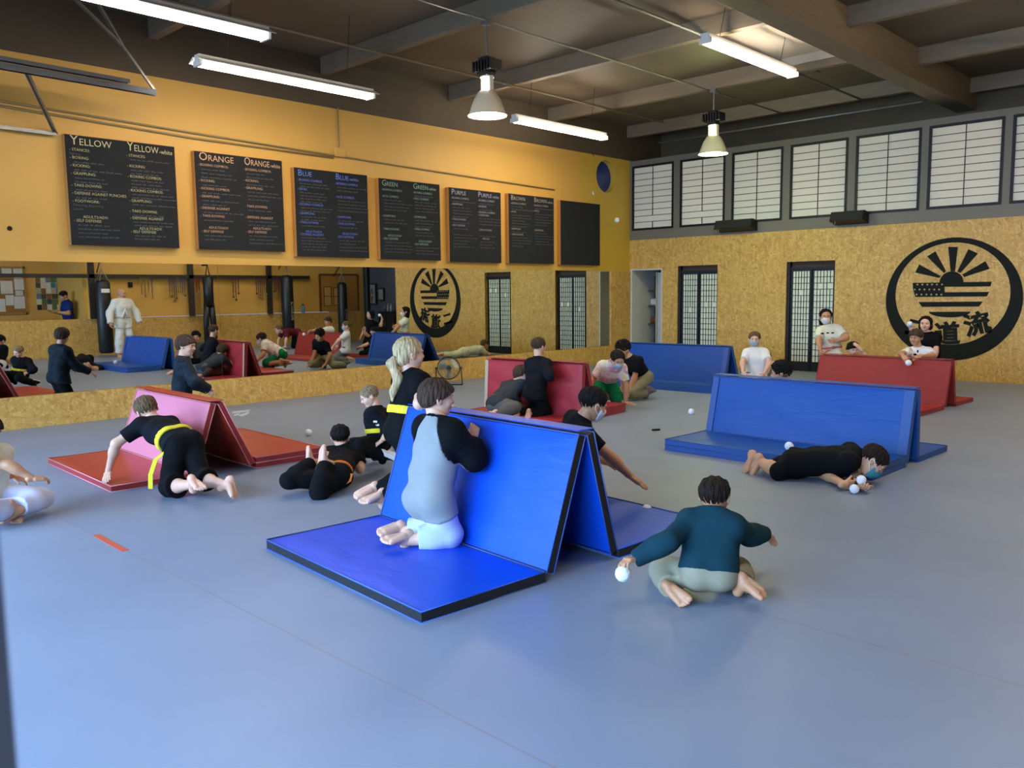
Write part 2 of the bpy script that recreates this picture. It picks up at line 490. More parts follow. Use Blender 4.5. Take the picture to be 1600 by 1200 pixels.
# shoji doors standing in their openings
for i, (a, b, h, lab) in enumerate(((1.24, 2.19, 2.07, 'left black-framed shoji door, two leaves behind the far blue mat'), (3.67, 4.61, 2.075, 'right black-framed shoji door beside the standing girl in a white tee'))):
    struct('trim_%d' % (4 + i), MB().box((a - 0.0, 0.12, 0.0), (b, 0.16, h + 0.05)), mat('brown_recess', '4a3524', 0.7))
    t = thing('shoji_door', lab, 'door', ((a + b) / 2, 0.08, 0.0), 'shoji doors')
    top = h - 0.15
    for s, (l, r) in enumerate(((a + 0.06, (a + b) / 2 + 0.005), ((a + b) / 2 - 0.005, b - 0.02))):
        yy = 0.062 + 0.022 * s
        lf = MB(); e = 0.042
        lf.box((l, yy, 0.0), (l + e, yy + 0.03, top)).box((r - e, yy, 0.0), (r, yy + 0.03, top)).box((l + e, yy, 0.0), (r - e, yy + 0.03, 0.18)).box((l + e, yy, top - 0.03), (r - e, yy + 0.03, top))
        o = lf.build('door_leaf', BLACK, t)
        MB().box((l + e, yy + 0.018, 0.18), (r - e, yy + 0.024, top - 0.03)).build('paper', mat('door_paper', 'e6e4cc', 0.8), o)
        g = MB(); nx, nz = 6, 15
        for k in range(1, nx):
            q = l + e + (r - l - 2 * e) * k / nx
            # one broken lattice cell row per leaf, as on the real doors
            zb = 0.18 + (top - 0.21) * ((8 if i == 0 else 11) + s) / nz
            hh = (top - 0.21) / nz
            if (k + s) % 3:
                g.box((q - 0.005, yy + 0.006, 0.18), (q + 0.005, yy + 0.018, top - 0.03))
            else:
                g.box((q - 0.005, yy + 0.006, 0.18), (q + 0.005, yy + 0.018, zb)); g.box((q - 0.005, yy + 0.006, zb + hh), (q + 0.005, yy + 0.018, top - 0.03))
        for k in range(1, nz):
            zz = 0.18 + (top - 0.21) * k / nz
            g.box((l + e, yy + 0.006, zz - 0.005), (r - e, yy + 0.018, zz + 0.005))
        g.build('lattice', BLACK, o)
    MB().box((a, 0.03, 0.0), (a + 0.06, 0.11, h)).build('jamb', BLACK, t)
    MB().box((a + 0.06, 0.05, top), (b, 0.115, top + 0.05)).build('rail', BLACK, t)
# open doorway in the corner with a white lined closet behind
a, b, h = ops[0]
d1 = MB().box((a, 0.0, 0.0), (a + 0.04, 0.9, h)).box((a + 0.04, 0.0, h - 0.03), (b, 0.9, h)).box((b - 0.03, 0.0, 0.0), (b, 0.9, h - 0.03))
struct('door_1', d1, WHITEP)
struct('wall_closet', MB().box((0.0, 0.9, 0.0), (1.2, 0.95, 2.2)), mat('closet_dark', '1a1612', 0.8))
t = thing('closet_door', 'pale panelled door standing ajar in the corner doorway', 'door', (0.42, 0.5, 0.0))
MB().box((0.44, 0.45, 0.01), (0.83, 0.49, 1.96)).box((0.46, 0.44, 0.15), (0.6, 0.452, 1.85)).build('door_panel', WHITEP, t)
MB().box((0.4, 0.43, 0.01), (0.44, 0.5, 1.97)).build('door_stile', mat('beige_paint', 'b9a98a', 0.6), t)
t = thing('closet_shelf', 'dark closet shelf rack seen through the corner doorway', 'shelf', (0.22, 0.75, 0.0))
for z in (0.35, 0.8, 1.2, 1.55): MB().box((0.08, 0.6, z), (0.38, 0.88, z + 0.025)).build('shelf', mat('shelf_brown', '4d3320', 0.6), t)
MB().box((0.08, 0.86, 0.0), (0.1, 0.88, 1.9)).box((0.36, 0.86, 0.0), (0.38, 0.88, 1.9)).build('upright', BLACK, t)
for z, c, nm, lb in ((1.225, 'c8c4b8', 'folded_towel', 'pale folded towel on the upper closet shelf in the doorway'), (0.825, '6b3c26', 'gear_bag', 'brown gear bag on the middle closet shelf in the doorway')):
    o = MB().box((0.11, 0.62, z + 0.001), (0.35, 0.84, z + 0.16)).build(nm, mat('m_' + nm, c, 0.9, bump=0.4, bscale=18), bevel=0.05, seg=4)
    tag(o, lb, nm.split('_')[1]); base_at(o, (0.23, 0.73, z))

# front wall (behind the camera) with the glazed shopfront, and the right wall
fw_ = MB().box((-0.2, -18.2, 0.0), (0.3, -18.0, 5.12)).box((12.2, -18.2, 0.0), (17, -18.0, 5.12)).box((0.3, -18.2, 3.3), (12.2, -18.0, 5.12)).box((0.3, -18.2, 0.0), (12.2, -18.0, 0.25))
struct('wall_front', fw_, GREYW)
wf = MB()
for i in range(7):
    q = 0.3 + 11.9 * i / 6
    wf.box((q - 0.04, -18.15, 0.25), (q + 0.04, -18.05, 3.3))
struct('window_1', wf, DKSTEEL)
WX = 12.5
struct('wall_right', MB().box((WX, -6.95, 1.0), (WX + 0.15, 1.9, 5.12)), YEL)
struct('wall_right_far', MB().box((16.9, -18.2, 0), (17.05, -6.95, 5.12)), YEL)
struct('wall_lobby_side', MB().box((WX + 0.15, -7.05, 0.0), (14.75, -6.95, 5.12)), YEL)
struct('trim_6', MB().box((WX - 0.04, -18.0, 0.0), (WX + 0.06, -6.95, 0.985)).box((WX - 0.04, -6.95, 0.0), (WX + 0.1, 1.9, 0.985)), OSB)
struct('wall_lobby', MB().box((14.6, -18.0, 0.0), (14.75, -7.05, 5.12)), YEL)
struct('wall_alcove', MB().box((XE, 3.5, 0.0), (17, 3.65, 5.12)), GREYW)

# a near door post at the left edge of the picture, very close to the lens
pe = atD(38, 1200, 0.36)
lft = -np.array([CR[0], CR[1], 0]) / math.hypot(CR[0], CR[1]); aw = np.array([CF[0], CF[1], 0]) / math.hypot(CF[0], CF[1])
cc = np.array([pe[0], pe[1], 1.5]) + lft * 0.05 + aw * -0.03
o = MB().obox(cc, lft * 0.05, aw * 0.03, (0, 0, 1.5)).build('door_post', mat('post_blue_grey', '7086b4', 0.5), bevel=0.006)
tag(o, 'blue-grey door post blurred along the lower left edge of the picture', 'post'); base_at(o, (cc[0], cc[1], 0))

# ================================================================= LIGHTS OF THE ROOM, AND ADDED LOFT STRIPS
TUBE = mat('lit_tube', 'ffffff', 0.4, emit='fff1de', estr=56.0)
def fluorescent(x, y0, y1, z, label, hood=True, group='hanging fluorescent strip lights'):
    t = thing('fluorescent_light', label, 'light', (x, (y0 + y1) / 2, z), group)
    L = y1 - y0
    MB().box((x - 0.055, y0 + 0.02, z + 0.045), (x + 0.055, y1 - 0.02, z + 0.115)).build('housing', WHITEM, t, bevel=0.006)
    if hood:
        h = MB()
        for s in (-1, 1):
            h.add([(x + s * 0.05, y0, z + 0.085), (x + s * 0.15, y0, z + 0.03), (x + s * 0.15, y1, z + 0.03), (x + s * 0.05, y1, z + 0.085),
                   (x + s * 0.05, y0, z + 0.091), (x + s * 0.154, y0, z + 0.034), (x + s * 0.154, y1, z + 0.034), (x + s * 0.05, y1, z + 0.091)],
                  [(0, 1, 2, 3), (4, 7, 6, 5), (0, 4, 5, 1), (2, 6, 7, 3), (1, 5, 6, 2), (0, 3, 7, 4)])
        h.build('reflector', WHITEM, t)
    for s in (-1, 1):
        tb = MB().tube([(x + s * 0.055, y0 + 0.05, z + 0.012), (x + s * 0.055, y1 - 0.05, z + 0.012)], 0.019, 12)
        tb.build('tube', TUBE, t, smooth=True)
    for yy in (y0 + 0.02, y1 - 0.05): MB().box((x - 0.085, yy, z - 0.012), (x + 0.085, yy + 0.03, z + 0.05)).build('socket', WHITEM, t)
    for yy in (y0 + 0.4, y1 - 0.4): MB().tube([(x - 0.02, yy, z + 0.11), (x + 0.03, yy + 0.05, 5.1)], 0.004, 5).build('hanger_wire', DKSTEEL, t)
    return t
fluorescent(1.85, -10.74, -8.30, 4.12, 'hanging fluorescent strip with white hood, above the orange chalkboard')
fluorescent(3.22, -13.0, -10.62, 4.12, 'hanging fluorescent strip at the top left edge, nearest the camera')
fluorescent(1.62, -5.38, -2.98, 4.26, 'bare hanging fluorescent strip over the purple and brown chalkboards', hood=False)
fluorescent(5.37, -5.88, -3.42, 4.60, 'bare fluorescent strip high under the pale skylight beside the big beam', hood=False)
fluorescent(9.6, -5.88, -3.42, 4.60, 'fluorescent strip on the right half of the ceiling, outside the picture', hood=False)
fluorescent(9.6, -11.6, -9.2, 4.60, 'fluorescent strip above the camera side of the room, outside the picture', hood=False)

BELL = mat('high_bay_glass', 'b4af9f', 0.35, trans=0.22)
ADDED_LOFT_TUBE = mat('added_loft_tube', 'ffffff', 0.4, emit='fff4e0', estr=70.0)
for i, lx in enumerate((0.6, 3.2, 5.8)):  # unseen strip lights added to brighten the shoji paper from behind
    t = thing('added_loft_light', ['left', 'middle', 'right'][i] + ' added fluorescent strip, unseen behind the shoji band to brighten its paper', 'light', (lx + 1.0, 0.75, 3.5), 'added strip lights behind the shoji band')
    MB().box((lx, 0.80, 3.46), (lx + 2.1, 0.88, 3.56)).box((lx + 1.0, 0.86, 3.50), (lx + 1.1, 1.2, 3.54)).build('housing', WHITEM, t)
    MB().tube([(lx + 0.03, 0.77, 3.51), (lx + 2.07, 0.77, 3.51)], 0.019, 10).build('tube', ADDED_LOFT_TUBE, t, smooth=True)
def high_bay(x, y, zr, label, warm):
    t = thing('high_bay_lamp', label, 'lamp', (x, y, zr), 'bell-shaped high bay lamps')
    prof = [(0.245, 0.0), (0.247, 0.012), (0.225, 0.03), (0.205, 0.10), (0.165, 0.20), (0.115, 0.28), (0.075, 0.315), (0.07, 0.31), (0.108, 0.272), (0.158, 0.195), (0.197, 0.10), (0.215, 0.035), (0.24, 0.004), (0.245, 0.0)]
    MB().lathe(prof, (x, y, zr), n=40).build('bell_shade', BELL, t, smooth=True)
    MB().lathe([(0.0, 0.008), (0.232, 0.008), (0.232, 0.014), (0.0, 0.016)], (x, y, zr), n=40).build('lens', mat('lens_' + warm, 'ffffff', 0.4, emit=warm, estr=72.0), t)
    br = MB()
    for s in (-1, 1): br.box((x + s * 0.07 - 0.012, y - 0.03, zr + 0.30), (x + s * 0.07 + 0.012, y + 0.03, zr + 0.47))
    br.lathe([(0.0, 0.46), (0.085, 0.46), (0.085, 0.475), (0.0, 0.475)], (x, y, zr), n=20)
    br.build('bracket', mat('lit_bracket', 'cfc8b4', 0.4), t)
    MB().lathe([(0.0, 0.30), (0.035, 0.31), (0.04, 0.36), (0.03, 0.44), (0.0, 0.46)], (x, y, zr), n=16).build('bulb', mat('bulb_' + warm, 'ffffff', 0.4, emit=warm, estr=270.0), t, smooth=True)
    bl = MB().box((x - 0.075, y - 0.075, zr + 0.475), (x + 0.075, y + 0.075, zr + 0.70))
    for k in range(7):
        q = x - 0.15 + 0.05 * k
        bl.box((q - 0.012, y - 0.10, zr + 0.53), (q + 0.012, y + 0.10, zr + 0.66))
    bl.build('ballast', BLACK, t, bevel=0.006)
    MB().tube([(x, y, zr + 0.69), (x, y, 4.85)], 0.011, 8).build('rod', GALV, t)
    MB().box((x - 0.05, y - 0.05, 4.80), (x + 0.05, y + 0.05, 4.87)).build('junction_box', GALV, t)
high_bay(3.50, -7.80, 3.72, 'high bay lamp with black ballast hanging above the blue chalkboard', 'fff3e0')
high_bay(3.62, -2.66, 3.80, 'high bay lamp with greenish glow hanging in front of the shoji panels', 'e9ff9c')
high_bay(9.3, -2.66, 3.80, 'high bay lamp on the right, outside the picture', 'fff3e0')
high_bay(9.3, -7.80, 3.80, 'high bay lamp near the right side, outside the picture', 'fff3e0')

# pale skylight panel between two purlins beside the big beam
t = thing('skylight_panel', 'pale skylight recess beside the big beam above the far fluorescent strip', 'skylight', (5.5, -3.95, 5.06))
MB().box((4.75, -5.10, 5.075), (6.19, -2.76, 5.098)).build('panel', mat('pale_plaster', 'c9bfae', 0.6), t)
MB().box((4.70, -5.155, 4.95), (4.75, -2.705, 5.10)).box((4.75, -2.76, 4.95), (6.19, -2.705, 5.10)).box((4.75, -5.155, 4.95), (6.19, -5.10, 5.10)).build('frame', mat('pale_plaster_2', 'b5ab99', 0.6), t)
# thin sheet for a stain patch on the deck near the second lamp
o = MB().box((3.9, -2.3, 5.085), (4.9, -1.5, 5.099)).build('ceiling_blotch', mat('blotch_grey', '5f5848', 0.7))
tag(o, 'dark flat ceiling hatch by the far high bay lamp', 'blotch'); base_at(o, (4.4, -1.9, 5.09))

# ================================================================= PIPES AND STEEL
def pipe(name, pts, r, m, label, cat='pipe', group=None):
    o = MB().tube(pts, r, 8).build(name, m, smooth=True)
    tag(o, label, cat, group); base_at(o, pts[0]); return o
pipe('ceiling_conduit', [(3.52, -17.5, 4.84), (3.55, -0.1, 4.84)], 0.014, GALV, 'long conduit along the purlins through both high bay lamp rods', 'conduit')
pipe('ceiling_conduit', [(5.12, -17.5, 4.83), (5.06, -0.1, 4.83)], 0.018, GALV, 'long conduit running past the fluorescent strip near the big beam', 'conduit')
pipe('ceiling_conduit', [(0.9, -0.25, 4.62), (6.1, -0.25, 4.62)], 0.018, GALV, 'silver pipe crossing in front of the shoji band up to the big beam', 'conduit')
pipe('ceiling_conduit', [(1.65, -17.5, 4.80), (1.65, -1.2, 4.80)], 0.02, TIMB, 'brown pipe above the fluorescent strips nearest the yellow wall', 'conduit')
pipe('ceiling_conduit', [(8.6, -17.0, 4.82), (8.4, 0.9, 4.82)], 0.016, GALV, 'pipe crossing the top right corner of the ceiling', 'conduit')
for x, y in ((3.55, -7.62), (2.4, -7.69), (3.6, -5.11), (2.3, -5.11)): pass
A = [atX(0, 158), atX(300, 208), atX(500, 240), atX(865, 297)]
wa = [np.array([0.018, p[1], p[2]]) for p in A]
pipe('wall_conduit', [np.array([0.018, -15.5, 3.86])] + wa, 0.014, CONDP, 'upper painted conduit running the length of the yellow wall above the chalkboards', 'conduit')
Bq = [atX(0, 166), atX(300, 216), atX(520, 247)]
wb = [np.array([0.018, p[1], p[2]]) for p in Bq]
pipe('wall_conduit', [np.array([0.018, -15.5, 3.80])] + wb, 0.014, CONDP, 'lower painted conduit ending at the small yellow box', 'conduit')
t = thing('conduit_box', 'small yellow electrical box on the wall with a vertical pipe up to the strip light', 'electrical box', (0.0, -7.58, 3.70))
MB().box((0.0, -7.67, 3.66), (0.06, -7.5, 3.79)).build('box', YEL, t, bevel=0.006)
MB().tube([(0.02, -7.585, 3.79), (0.02, -7.585, 4.40)], 0.011, 8).build('riser', CONDP, t)
o = MB().lathe([(0.0, 0.0), (0.028, 0.0), (0.028, 0.006), (0.0, 0.006)], atX(15, 357, 0.0), (1, 0, 0), 16).build('wall_hole', mat('hole_black', '14100c', 0.9))
tag(o, 'small dark hole in the yellow wall left of the yellow chalkboard', 'hole')
# steel frame hung from the ceiling at the top left
t = thing('steel_track_frame', 'grey steel track frame hung at the top left near the ceiling', 'steel frame', (1.2, -12.0, 3.9))
X1 = 1.0
e1, e0 = atX(243, 141, X1), np.array(atX(0, 98, X1)); e00 = e0 + (e0 - e1) * 0.8
def channel(p, q, w, h, name, m):
    p, q = np.array(p), np.array(q); d = (q - p) / np.linalg.norm(q - p)
    s = np.cross(d, [0, 0, 1]); s /= np.linalg.norm(s); u = np.cross(s, d)
    mb = MB(); c = (p + q) / 2; hl = np.linalg.norm(q - p) / 2
    mb.obox(c, d * hl, s * w, u * 0.004)
    mb.obox(c + s * w + u * -h, d * hl, s * 0.004, u * h); mb.obox(c - s * w + u * -h, d * hl, s * 0.004, u * h)
    return mb.build(name, m, t)
channel(e00, e1, 0.03, 0.032, 'track', DKSTEEL)
e_m = e1 + (e0 - e1) * 0.2
channel(e00 + [0.05, 0, 0.05], e_m + [0.05, 0, 0.05], 0.03, 0.02, 'track', DKSTEEL)
f1, f0 = atX(87, 207, 0.06), atX(0, 196, 0.06); f00 = f0 + (f0 - f1) * 1.5
channel(f00, f1, 0.02, 0.02, 'wall_rail', GALV)
b0 = atX(38, 104, X1)
channel(b0, f1, 0.02, 0.012, 'strut', GALV)
g1 = atX(118, -3, X1 + 0.1); g2 = atX(150, -3, X1 + 0.1)
kk = atX(192, 70, X1)
channel(e1, kk, 0.012, 0.012, 'brace', GALV)
channel(kk, g1 + (g1 - kk) * 0.35, 0.014, 0.012, 'brace', GALV)
channel(kk, g2 + (g2 - kk) * 0.35, 0.014, 0.012, 'brace', GALV)

# wedge shaped black speakers on the grey ledge
for i, (c0, c1) in enumerate((((1117, 340), (1178, 362)), ((1297, 327), (1352, 350)))):
    p, q = atY(c0[0] + 4, c0[1] + 10, -0.12), atY(c1[0] - 1, c1[1] - 10, -0.12)
    t = thing('wall_speaker', ['left black wedge-shaped speaker on the grey ledge under the third shoji panel', 'right black wedge-shaped speaker on the grey ledge under the fourth shoji panel'][i], 'speaker', ((p[0] + q[0]) / 2, 0, 2.8), 'wedge speakers on the grey ledge')
    x0, x1 = p[0] + 0.0, q[0] + 0.03
    MB().prism([(x0, 0.0, 2.90), (x0, -0.20, 2.93), (x0, -0.27, 2.76), (x0, 0.0, 2.70)], (x1 - x0, 0, 0)).build('cabinet', BLACK, t, bevel=0.008)
    MB().add([(x0 + 0.02, -0.207, 2.92), (x1 - 0.02, -0.207, 2.92), (x1 - 0.02, -0.272, 2.765), (x0 + 0.02, -0.272, 2.765),
              (x0 + 0.02, -0.212, 2.922), (x1 - 0.02, -0.212, 2.922), (x1 - 0.02, -0.278, 2.767), (x0 + 0.02, -0.278, 2.767)],
             [(0, 1, 2, 3), (4, 7, 6, 5), (0, 4, 5, 1), (1, 5, 6, 2), (2, 6, 7, 3), (3, 7, 4, 0)]).build('grille', mat('grille_black', '222120', 0.8), t)
    bk = MB()
    for xq in (x0 + 0.05, x0 + 0.1): bk.tube([(xq, -0.25, 2.77), (xq, -0.25, 2.71)], 0.006, 6)
    bk.build('clip', GALV, t)

# ================================================================= CHALKBOARDS
SLATE = mat('chalkboard_slate', '272829', 0.9, var=0.12, vscale=5, spec=0.15)
def chalk(name, c): return mat('chalk_' + name, c, 0.9)
rng = random.Random(3)
BOARDS = [
 ('yellow', (-11.563, -10.215, 2.185, 3.505), 'cdc68c', 'YELLOW', 'YELLOW-white',
  ['*STANCES:', 'Fighting', '*BOXING:', '~', '*KICKING:', '~', '*GRAPPLING:', '~', '~', '*TAKE-DOWNS:', '~', '*DEFENSE AGAINST PUNCHES:', '~', '*FOOTWORK:', 'Advancing, Retreating,', 'Lateral', '', '   ADULTS/ADV:', '*SELF DEFENSE', '~', '~', '~', '~'],
  ['*STANCES:', '~', '', '*KICKING:', '~', '~', '*BOXING COMBOS:', '~', '~', '~', '*KICKING COMBOS:', '~', '~', '*GRAPPLING:', '~', '', '*TAKE-DOWNS:', '~', '*DEFENSE AGAINST', '~', '~', '   ADULTS/ADV:', '*SELF DEFENSE', '~', '~']),
 ('orange', (-9.952, -8.631, 2.18, 3.486), 'd6ab82', 'ORANGE', 'ORANGE-white',
  ['*BOXING COMBOS:', '~', '~', '~', '*KICKING:', '~', '*KICKING COMBOS:', '~', '*GRAPPLING:', '~', '~', '*DEFENSE AGAINST', '~', '*TAKE-DOWNS:', '~', '', '   ADULTS/ADV', '*SELF DEFENSE', '~', '~'],
  ['*BOXING COMBOS:', '~', '~', '*KICKING:', '~', '*GRAPPLING:', '~', '~', '~', '', '*TAKE-DOWNS:', '~', '', '*DEFENSE AGAINST', '~', '~', '   ADULTS/ADV', '*SELF DEFENSE', '~', '~', '~']),
 ('blue', (-8.438, -7.123, 2.12, 3.418), '6f83e0', 'BLUE', 'BLUE-white',
  ['*BOXING COMBOS', '~', '~', '*KICKS:', '~', '~', '~', '~', '*KICKING COMBOS', '~', '~', '*GRAPPLING', '~', '~', '*TAKE-DOWNS', '~', '', '   ADULTS/ADV', '*DEFENSE AGAINST', '~', '~', '~', '~', '~'],
  ['*BOXING COMBOS', '~', '~', '', '*KICK COMBOS', '~', '~', '~', '~', '', '*GRAPPLING', '~', '*TAKE-DOWNS', '~', '', '   ADULTS/ADV', '*SELF DEFENSE', '~', '~', '~', '~']),
 ('green', (-6.903, -5.609, 2.111, 3.40), '8fae95', 'GREEN', 'GREEN-white',
  ['*BOXING COMBOS', '', '*KICK COMBOS', '~', '~', '~', '~', '', '*GRAPPLING', '~', '~', '', '*TAKE-DOWNS', '', '   ADULTS/ADV', '*SELF DEFENSE', '~', '~', '~', '~'],
  ['*BOXING COMBOS', '~', '*KICK COMBOS', '~', '~', '~', '~', '', '*GRAPPLING', '~', '~', '~', '*TAKE-DOWNS', '~', '~', '', '   ADULTS/ADV', '*SELF DEFENSE', '~', '~', '~']),
 ('purple', (-5.402, -4.124, 2.095, 3.376), 'aaa4bd', 'PURPLE', 'PURPLE-white',
  ['*BOXING COMBOS', '~', '*GRAPPLING', '~', '~', '~', '~', '*TAKE-DOWNS', '~', '*SELF DEFENSE', '~', '', '~', '~', '~', '~', '~'],
  ['*BOXING COMBOS', '~', '*KICKING', '~', '*KICKING COMBOS', '*GRAPPLING', '~', '~', '~', '', '*TAKE-DOWNS', '', '~', '   ADULTS', '~', '~', '~']),
 ('brown', (-3.92, -2.643, 2.102, 3.384), 'a89c8a', 'BROWN', 'BROWN-white',
  ['*BOXING COMBOS', '~', '~', '*KICKS', '~', '~', '~', '~', '~', '*GRAPPLING', '~', '*TAKE-DOWNS', '~', '~', '~', '~'],
  ['*BOXING COMBOS', '~', '*KICKS', '~', '~', '~', '~', '~', '', '*GRAPPLING', '~', '~', '~', '~', '~']),
 ('empty', (-2.44, -1.176, 2.094, 3.364), '888888', None, None, [], [])]
GREYCH = chalk('grey', '626365')
for nm, (y0, y1, z0, z1), colr, t1, t2, L1, L2 in BOARDS:
    lab = 'black chalkboard headed ' + t1 + ' in %s chalk' % {'yellow': 'pale yellow', 'orange': 'orange', 'blue': 'blue', 'green': 'faint green', 'purple': 'pale purple', 'brown': 'faint brown'}[nm] if t1 else 'empty black chalkboard without writing, last in the row by the corner'
    t = thing('chalkboard', lab, 'chalkboard', (0.0, (y0 + y1) / 2, z0), 'row of chalkboards on the yellow wall')
    MB().box((0.0, y0, z0), (0.085, y1, z1)).build('frame', WOODE, t, bevel=0.003)
    MB().box((0.085, y0 + 0.004, z0 + 0.004), (0.094, y1 - 0.004, z1 - 0.004)).build('board', SLATE, t)
    if not t1: continue
    cm = chalk(nm, colr)
    wr = MB(); faint = MB()
    wd = y1 - y0; H = z1 - z0
    for col, (ti, lines) in enumerate(((t1, L1), (t2, L2))):
        x = y0 + 0.06 + col * wd * 0.5
        head = ti.split('-')[0]
        X0 = 0.0945
        up = (0, 0, 1); rt = (0, 1, 0)
        zt = z1 - 0.115
        hs = 0.125 if nm in ('yellow', 'orange') else 0.105
        pcs = []; w0 = x
        for bit, sz in ((head[0], 1.25), (head[1:], 0.92)) + ((('-white', 0.66),) if col else ()):
            v, fcs = text_mesh(bit, hs * sz, (X0, w0, zt), rt, up, bold=-0.0006)
            pcs.append((v, fcs)); w0 = max(p[1] for p in v) + 0.008
        k = min(1.0, ((y1 - 0.03 if col else x + wd * 0.44) - x) / (w0 - x))
        for v, fcs in pcs: wr.add([(p[0], x + (p[1] - x) * k, p[2]) for p in v], fcs)
        n = len(lines)
        step = min(0.052, (H - 0.24) / max(n, 1))
        zz = zt - 0.075
        for ln in lines:
            if ln == '~':
                # too small to read: loose chalk strokes
                xq = x + 0.03; end = x + wd * (0.24 + 0.2 * rng.random())
                while xq < end:
                    wl_ = rng.uniform(0.03, 0.09)
                    k = 0
                    while k < wl_:
                        hh = rng.uniform(0.008, 0.02)
                        faint.add([(X0, xq + k, zz), (X0, xq + k + 0.005, zz), (X0, xq + k + 0.009, zz + hh), (X0, xq + k + 0.004, zz + hh)], [(0, 1, 2, 3)])
                        faint.add([(X0, xq + k + 0.004, zz + hh * 0.5), (X0, xq + k + 0.014, zz + hh * 0.4), (X0, xq + k + 0.014, zz + hh * 0.4 + 0.004), (X0, xq + k + 0.004, zz + hh * 0.5 + 0.004)], [(0, 1, 2, 3)])
                        k += 0.015
                    xq += wl_ + 0.022
            elif ln:
                hd = ln.strip().startswith(('*', 'ADULTS'))
                ind = 0.11 if ln.startswith(' ') else 0.0
                tx = ln.strip().lstrip('*')
                v, fcs = text_mesh(('- ' if ln.startswith('*') else '') + tx, 0.048 if hd else 0.040, (X0, x - 0.015 + ind, zz), rt, up, bold=-0.0007)
                mxx = max(p[1] for p in v); lim = x + wd * 0.47
                if mxx > lim:
                    k = (lim - x) / (mxx - x); v = [(p[0], x + (p[1] - x) * k, p[2]) for p in v]
                (wr if hd else faint).add(v, fcs)
            zz -= step
    wr.build('chalk_writing', cm, t)
    faint.build('chalk_notes', GREYCH, t)

# ================================================================= ROUND EMBLEM
def E(cx, cy): return atY(1360 + cx / 5.217, 350 + cy / 5.217, 0.0)
INK = mat('emblem_black', '181b18', 0.8, spec=0.2)
em = thing('wall_emblem', 'large round black emblem of a rising sun over flag stripes on the strand board wall', 'emblem', (6.6, 0.0, 1.357))
D_ = np.array([0, -0.008, 0])
ro, cxo, czo = 1.045, 6.598, 1.357
iL, iR, iT, iB = E(205, 560), E(1145, 520), E(680, 150), E(680, 985)
icx, icz, irx, irz = (iL[0] + iR[0]) / 2, (iT[2] + iB[2]) / 2, (iR[0] - iL[0]) / 2, (iT[2] - iB[2]) / 2
ring = MB(); n = 72
o_ = [(cxo + 1.06 * math.cos(2 * math.pi * i / n), czo + 1.025 * math.sin(2 * math.pi * i / n)) for i in range(n)]
i_ = [(icx + irx * math.cos(2 * math.pi * i / n), icz + irz * math.sin(2 * math.pi * i / n)) for i in range(n)]
vs = [(a, -0.008, b) for a, b in o_] + [(a, -0.008, b) for a, b in i_] + [(a, 0, b) for a, b in o_] + [(a, 0, b) for a, b in i_]
fs = []
for i in range(n):
    j = (i + 1) % n
    fs += [(i, j, n + j, n + i), (i, 2 * n + i, 2 * n + j, j), (n + i, n + j, 3 * n + j, 3 * n + i)]
ring.add(vs, fs); ring.build('ring', INK, em)
def flat(name, pts, par=em, m=INK, off=0.0):
    P = [E(*p) for p in pts]
    return MB().prism([p + np.array([0, -off, 0]) for p in P], D_).build(name, m, par)
for q in (((365, 395), (400, 330), (575, 425), (562, 440)), ((463, 265), (530, 222), (617, 385), (600, 400)), ((635, 187), (713, 187), (690, 385), (655, 385)),
          ((800, 205), (877, 240), (735, 398), (708, 388)), ((938, 303), (972, 365), (765, 432), (748, 412))):
    flat('sun_ray', q)
c0 = E(660, 476); rs = (E(757, 474)[0] - E(563, 476)[0]) / 2
MB().prism([(c0[0] + rs * math.cos(math.pi * i / 24), 0, c0[2] + rs * math.sin(math.pi * i / 24)) for i in range(25)], D_).build('sun', INK, em)
ct = flat('canton', ((345, 480), (605, 476), (605, 592), (368, 594), (350, 540)))
flat('stripe', ((605, 476), (988, 470), (980, 508), (605, 512)))
flat('stripe', ((605, 556), (968, 553), (950, 590), (605, 593)))
flat('stripe', ((393, 636), (917, 632), (885, 672), (422, 675)))
flat('stripe', [(475, 716), (815, 714)] + [(645 + 170 * math.cos(math.radians(a)), 714 + 47 * math.sin(math.radians(a))) for a in range(10, 180, 17)])
STAR = mat('star_tan', 'c9a768', 0.6)
for yy, xs_ in ((493, (385, 425, 465, 504, 543, 585)), (534, (363, 402, 442, 482, 522, 562)), (575, (378, 418, 458, 498, 540, 580))):
    for xq in xs_:
        c = E(xq, yy)
        MB().prism([(c[0] + (0.020 if k % 2 == 0 else 0.009) * math.sin(math.pi * k / 5), -0.008, c[2] + (0.020 if k % 2 == 0 else 0.009) * math.cos(math.pi * k / 5)) for k in range(10)], (0, -0.003, 0)).build('star', STAR, ct)
KANJI = (('\u9053', (625, 890), 0.40), ('\u6d41', (868, 812), 0.40), ('\u4e8c', (378, 850), 0.36))
for ch, (kx, ky), sz in KANJI:
    c = E(kx, ky)
    v, fcs = text_mesh(ch, sz, (0, 0, 0), (1, 0, 0), (0, 0, 1), ext=0.004, bold=0.014)
    v = np.array(v)
    ctr = (v.max(0) + v.min(0)) / 2
    ang = math.radians({'\u9053': 4, '\u6d41': 14, '\u4e8c': -12}[ch])
    p = v - ctr
    q = np.stack([p[:, 0] * math.cos(ang) - p[:, 2] * math.sin(ang), p[:, 1] - 0.004, p[:, 0] * math.sin(ang) + p[:, 2] * math.cos(ang)], 1) + np.array([c[0], 0, c[2]])
    MB().add(q, fcs).build('brush_character', INK, em)
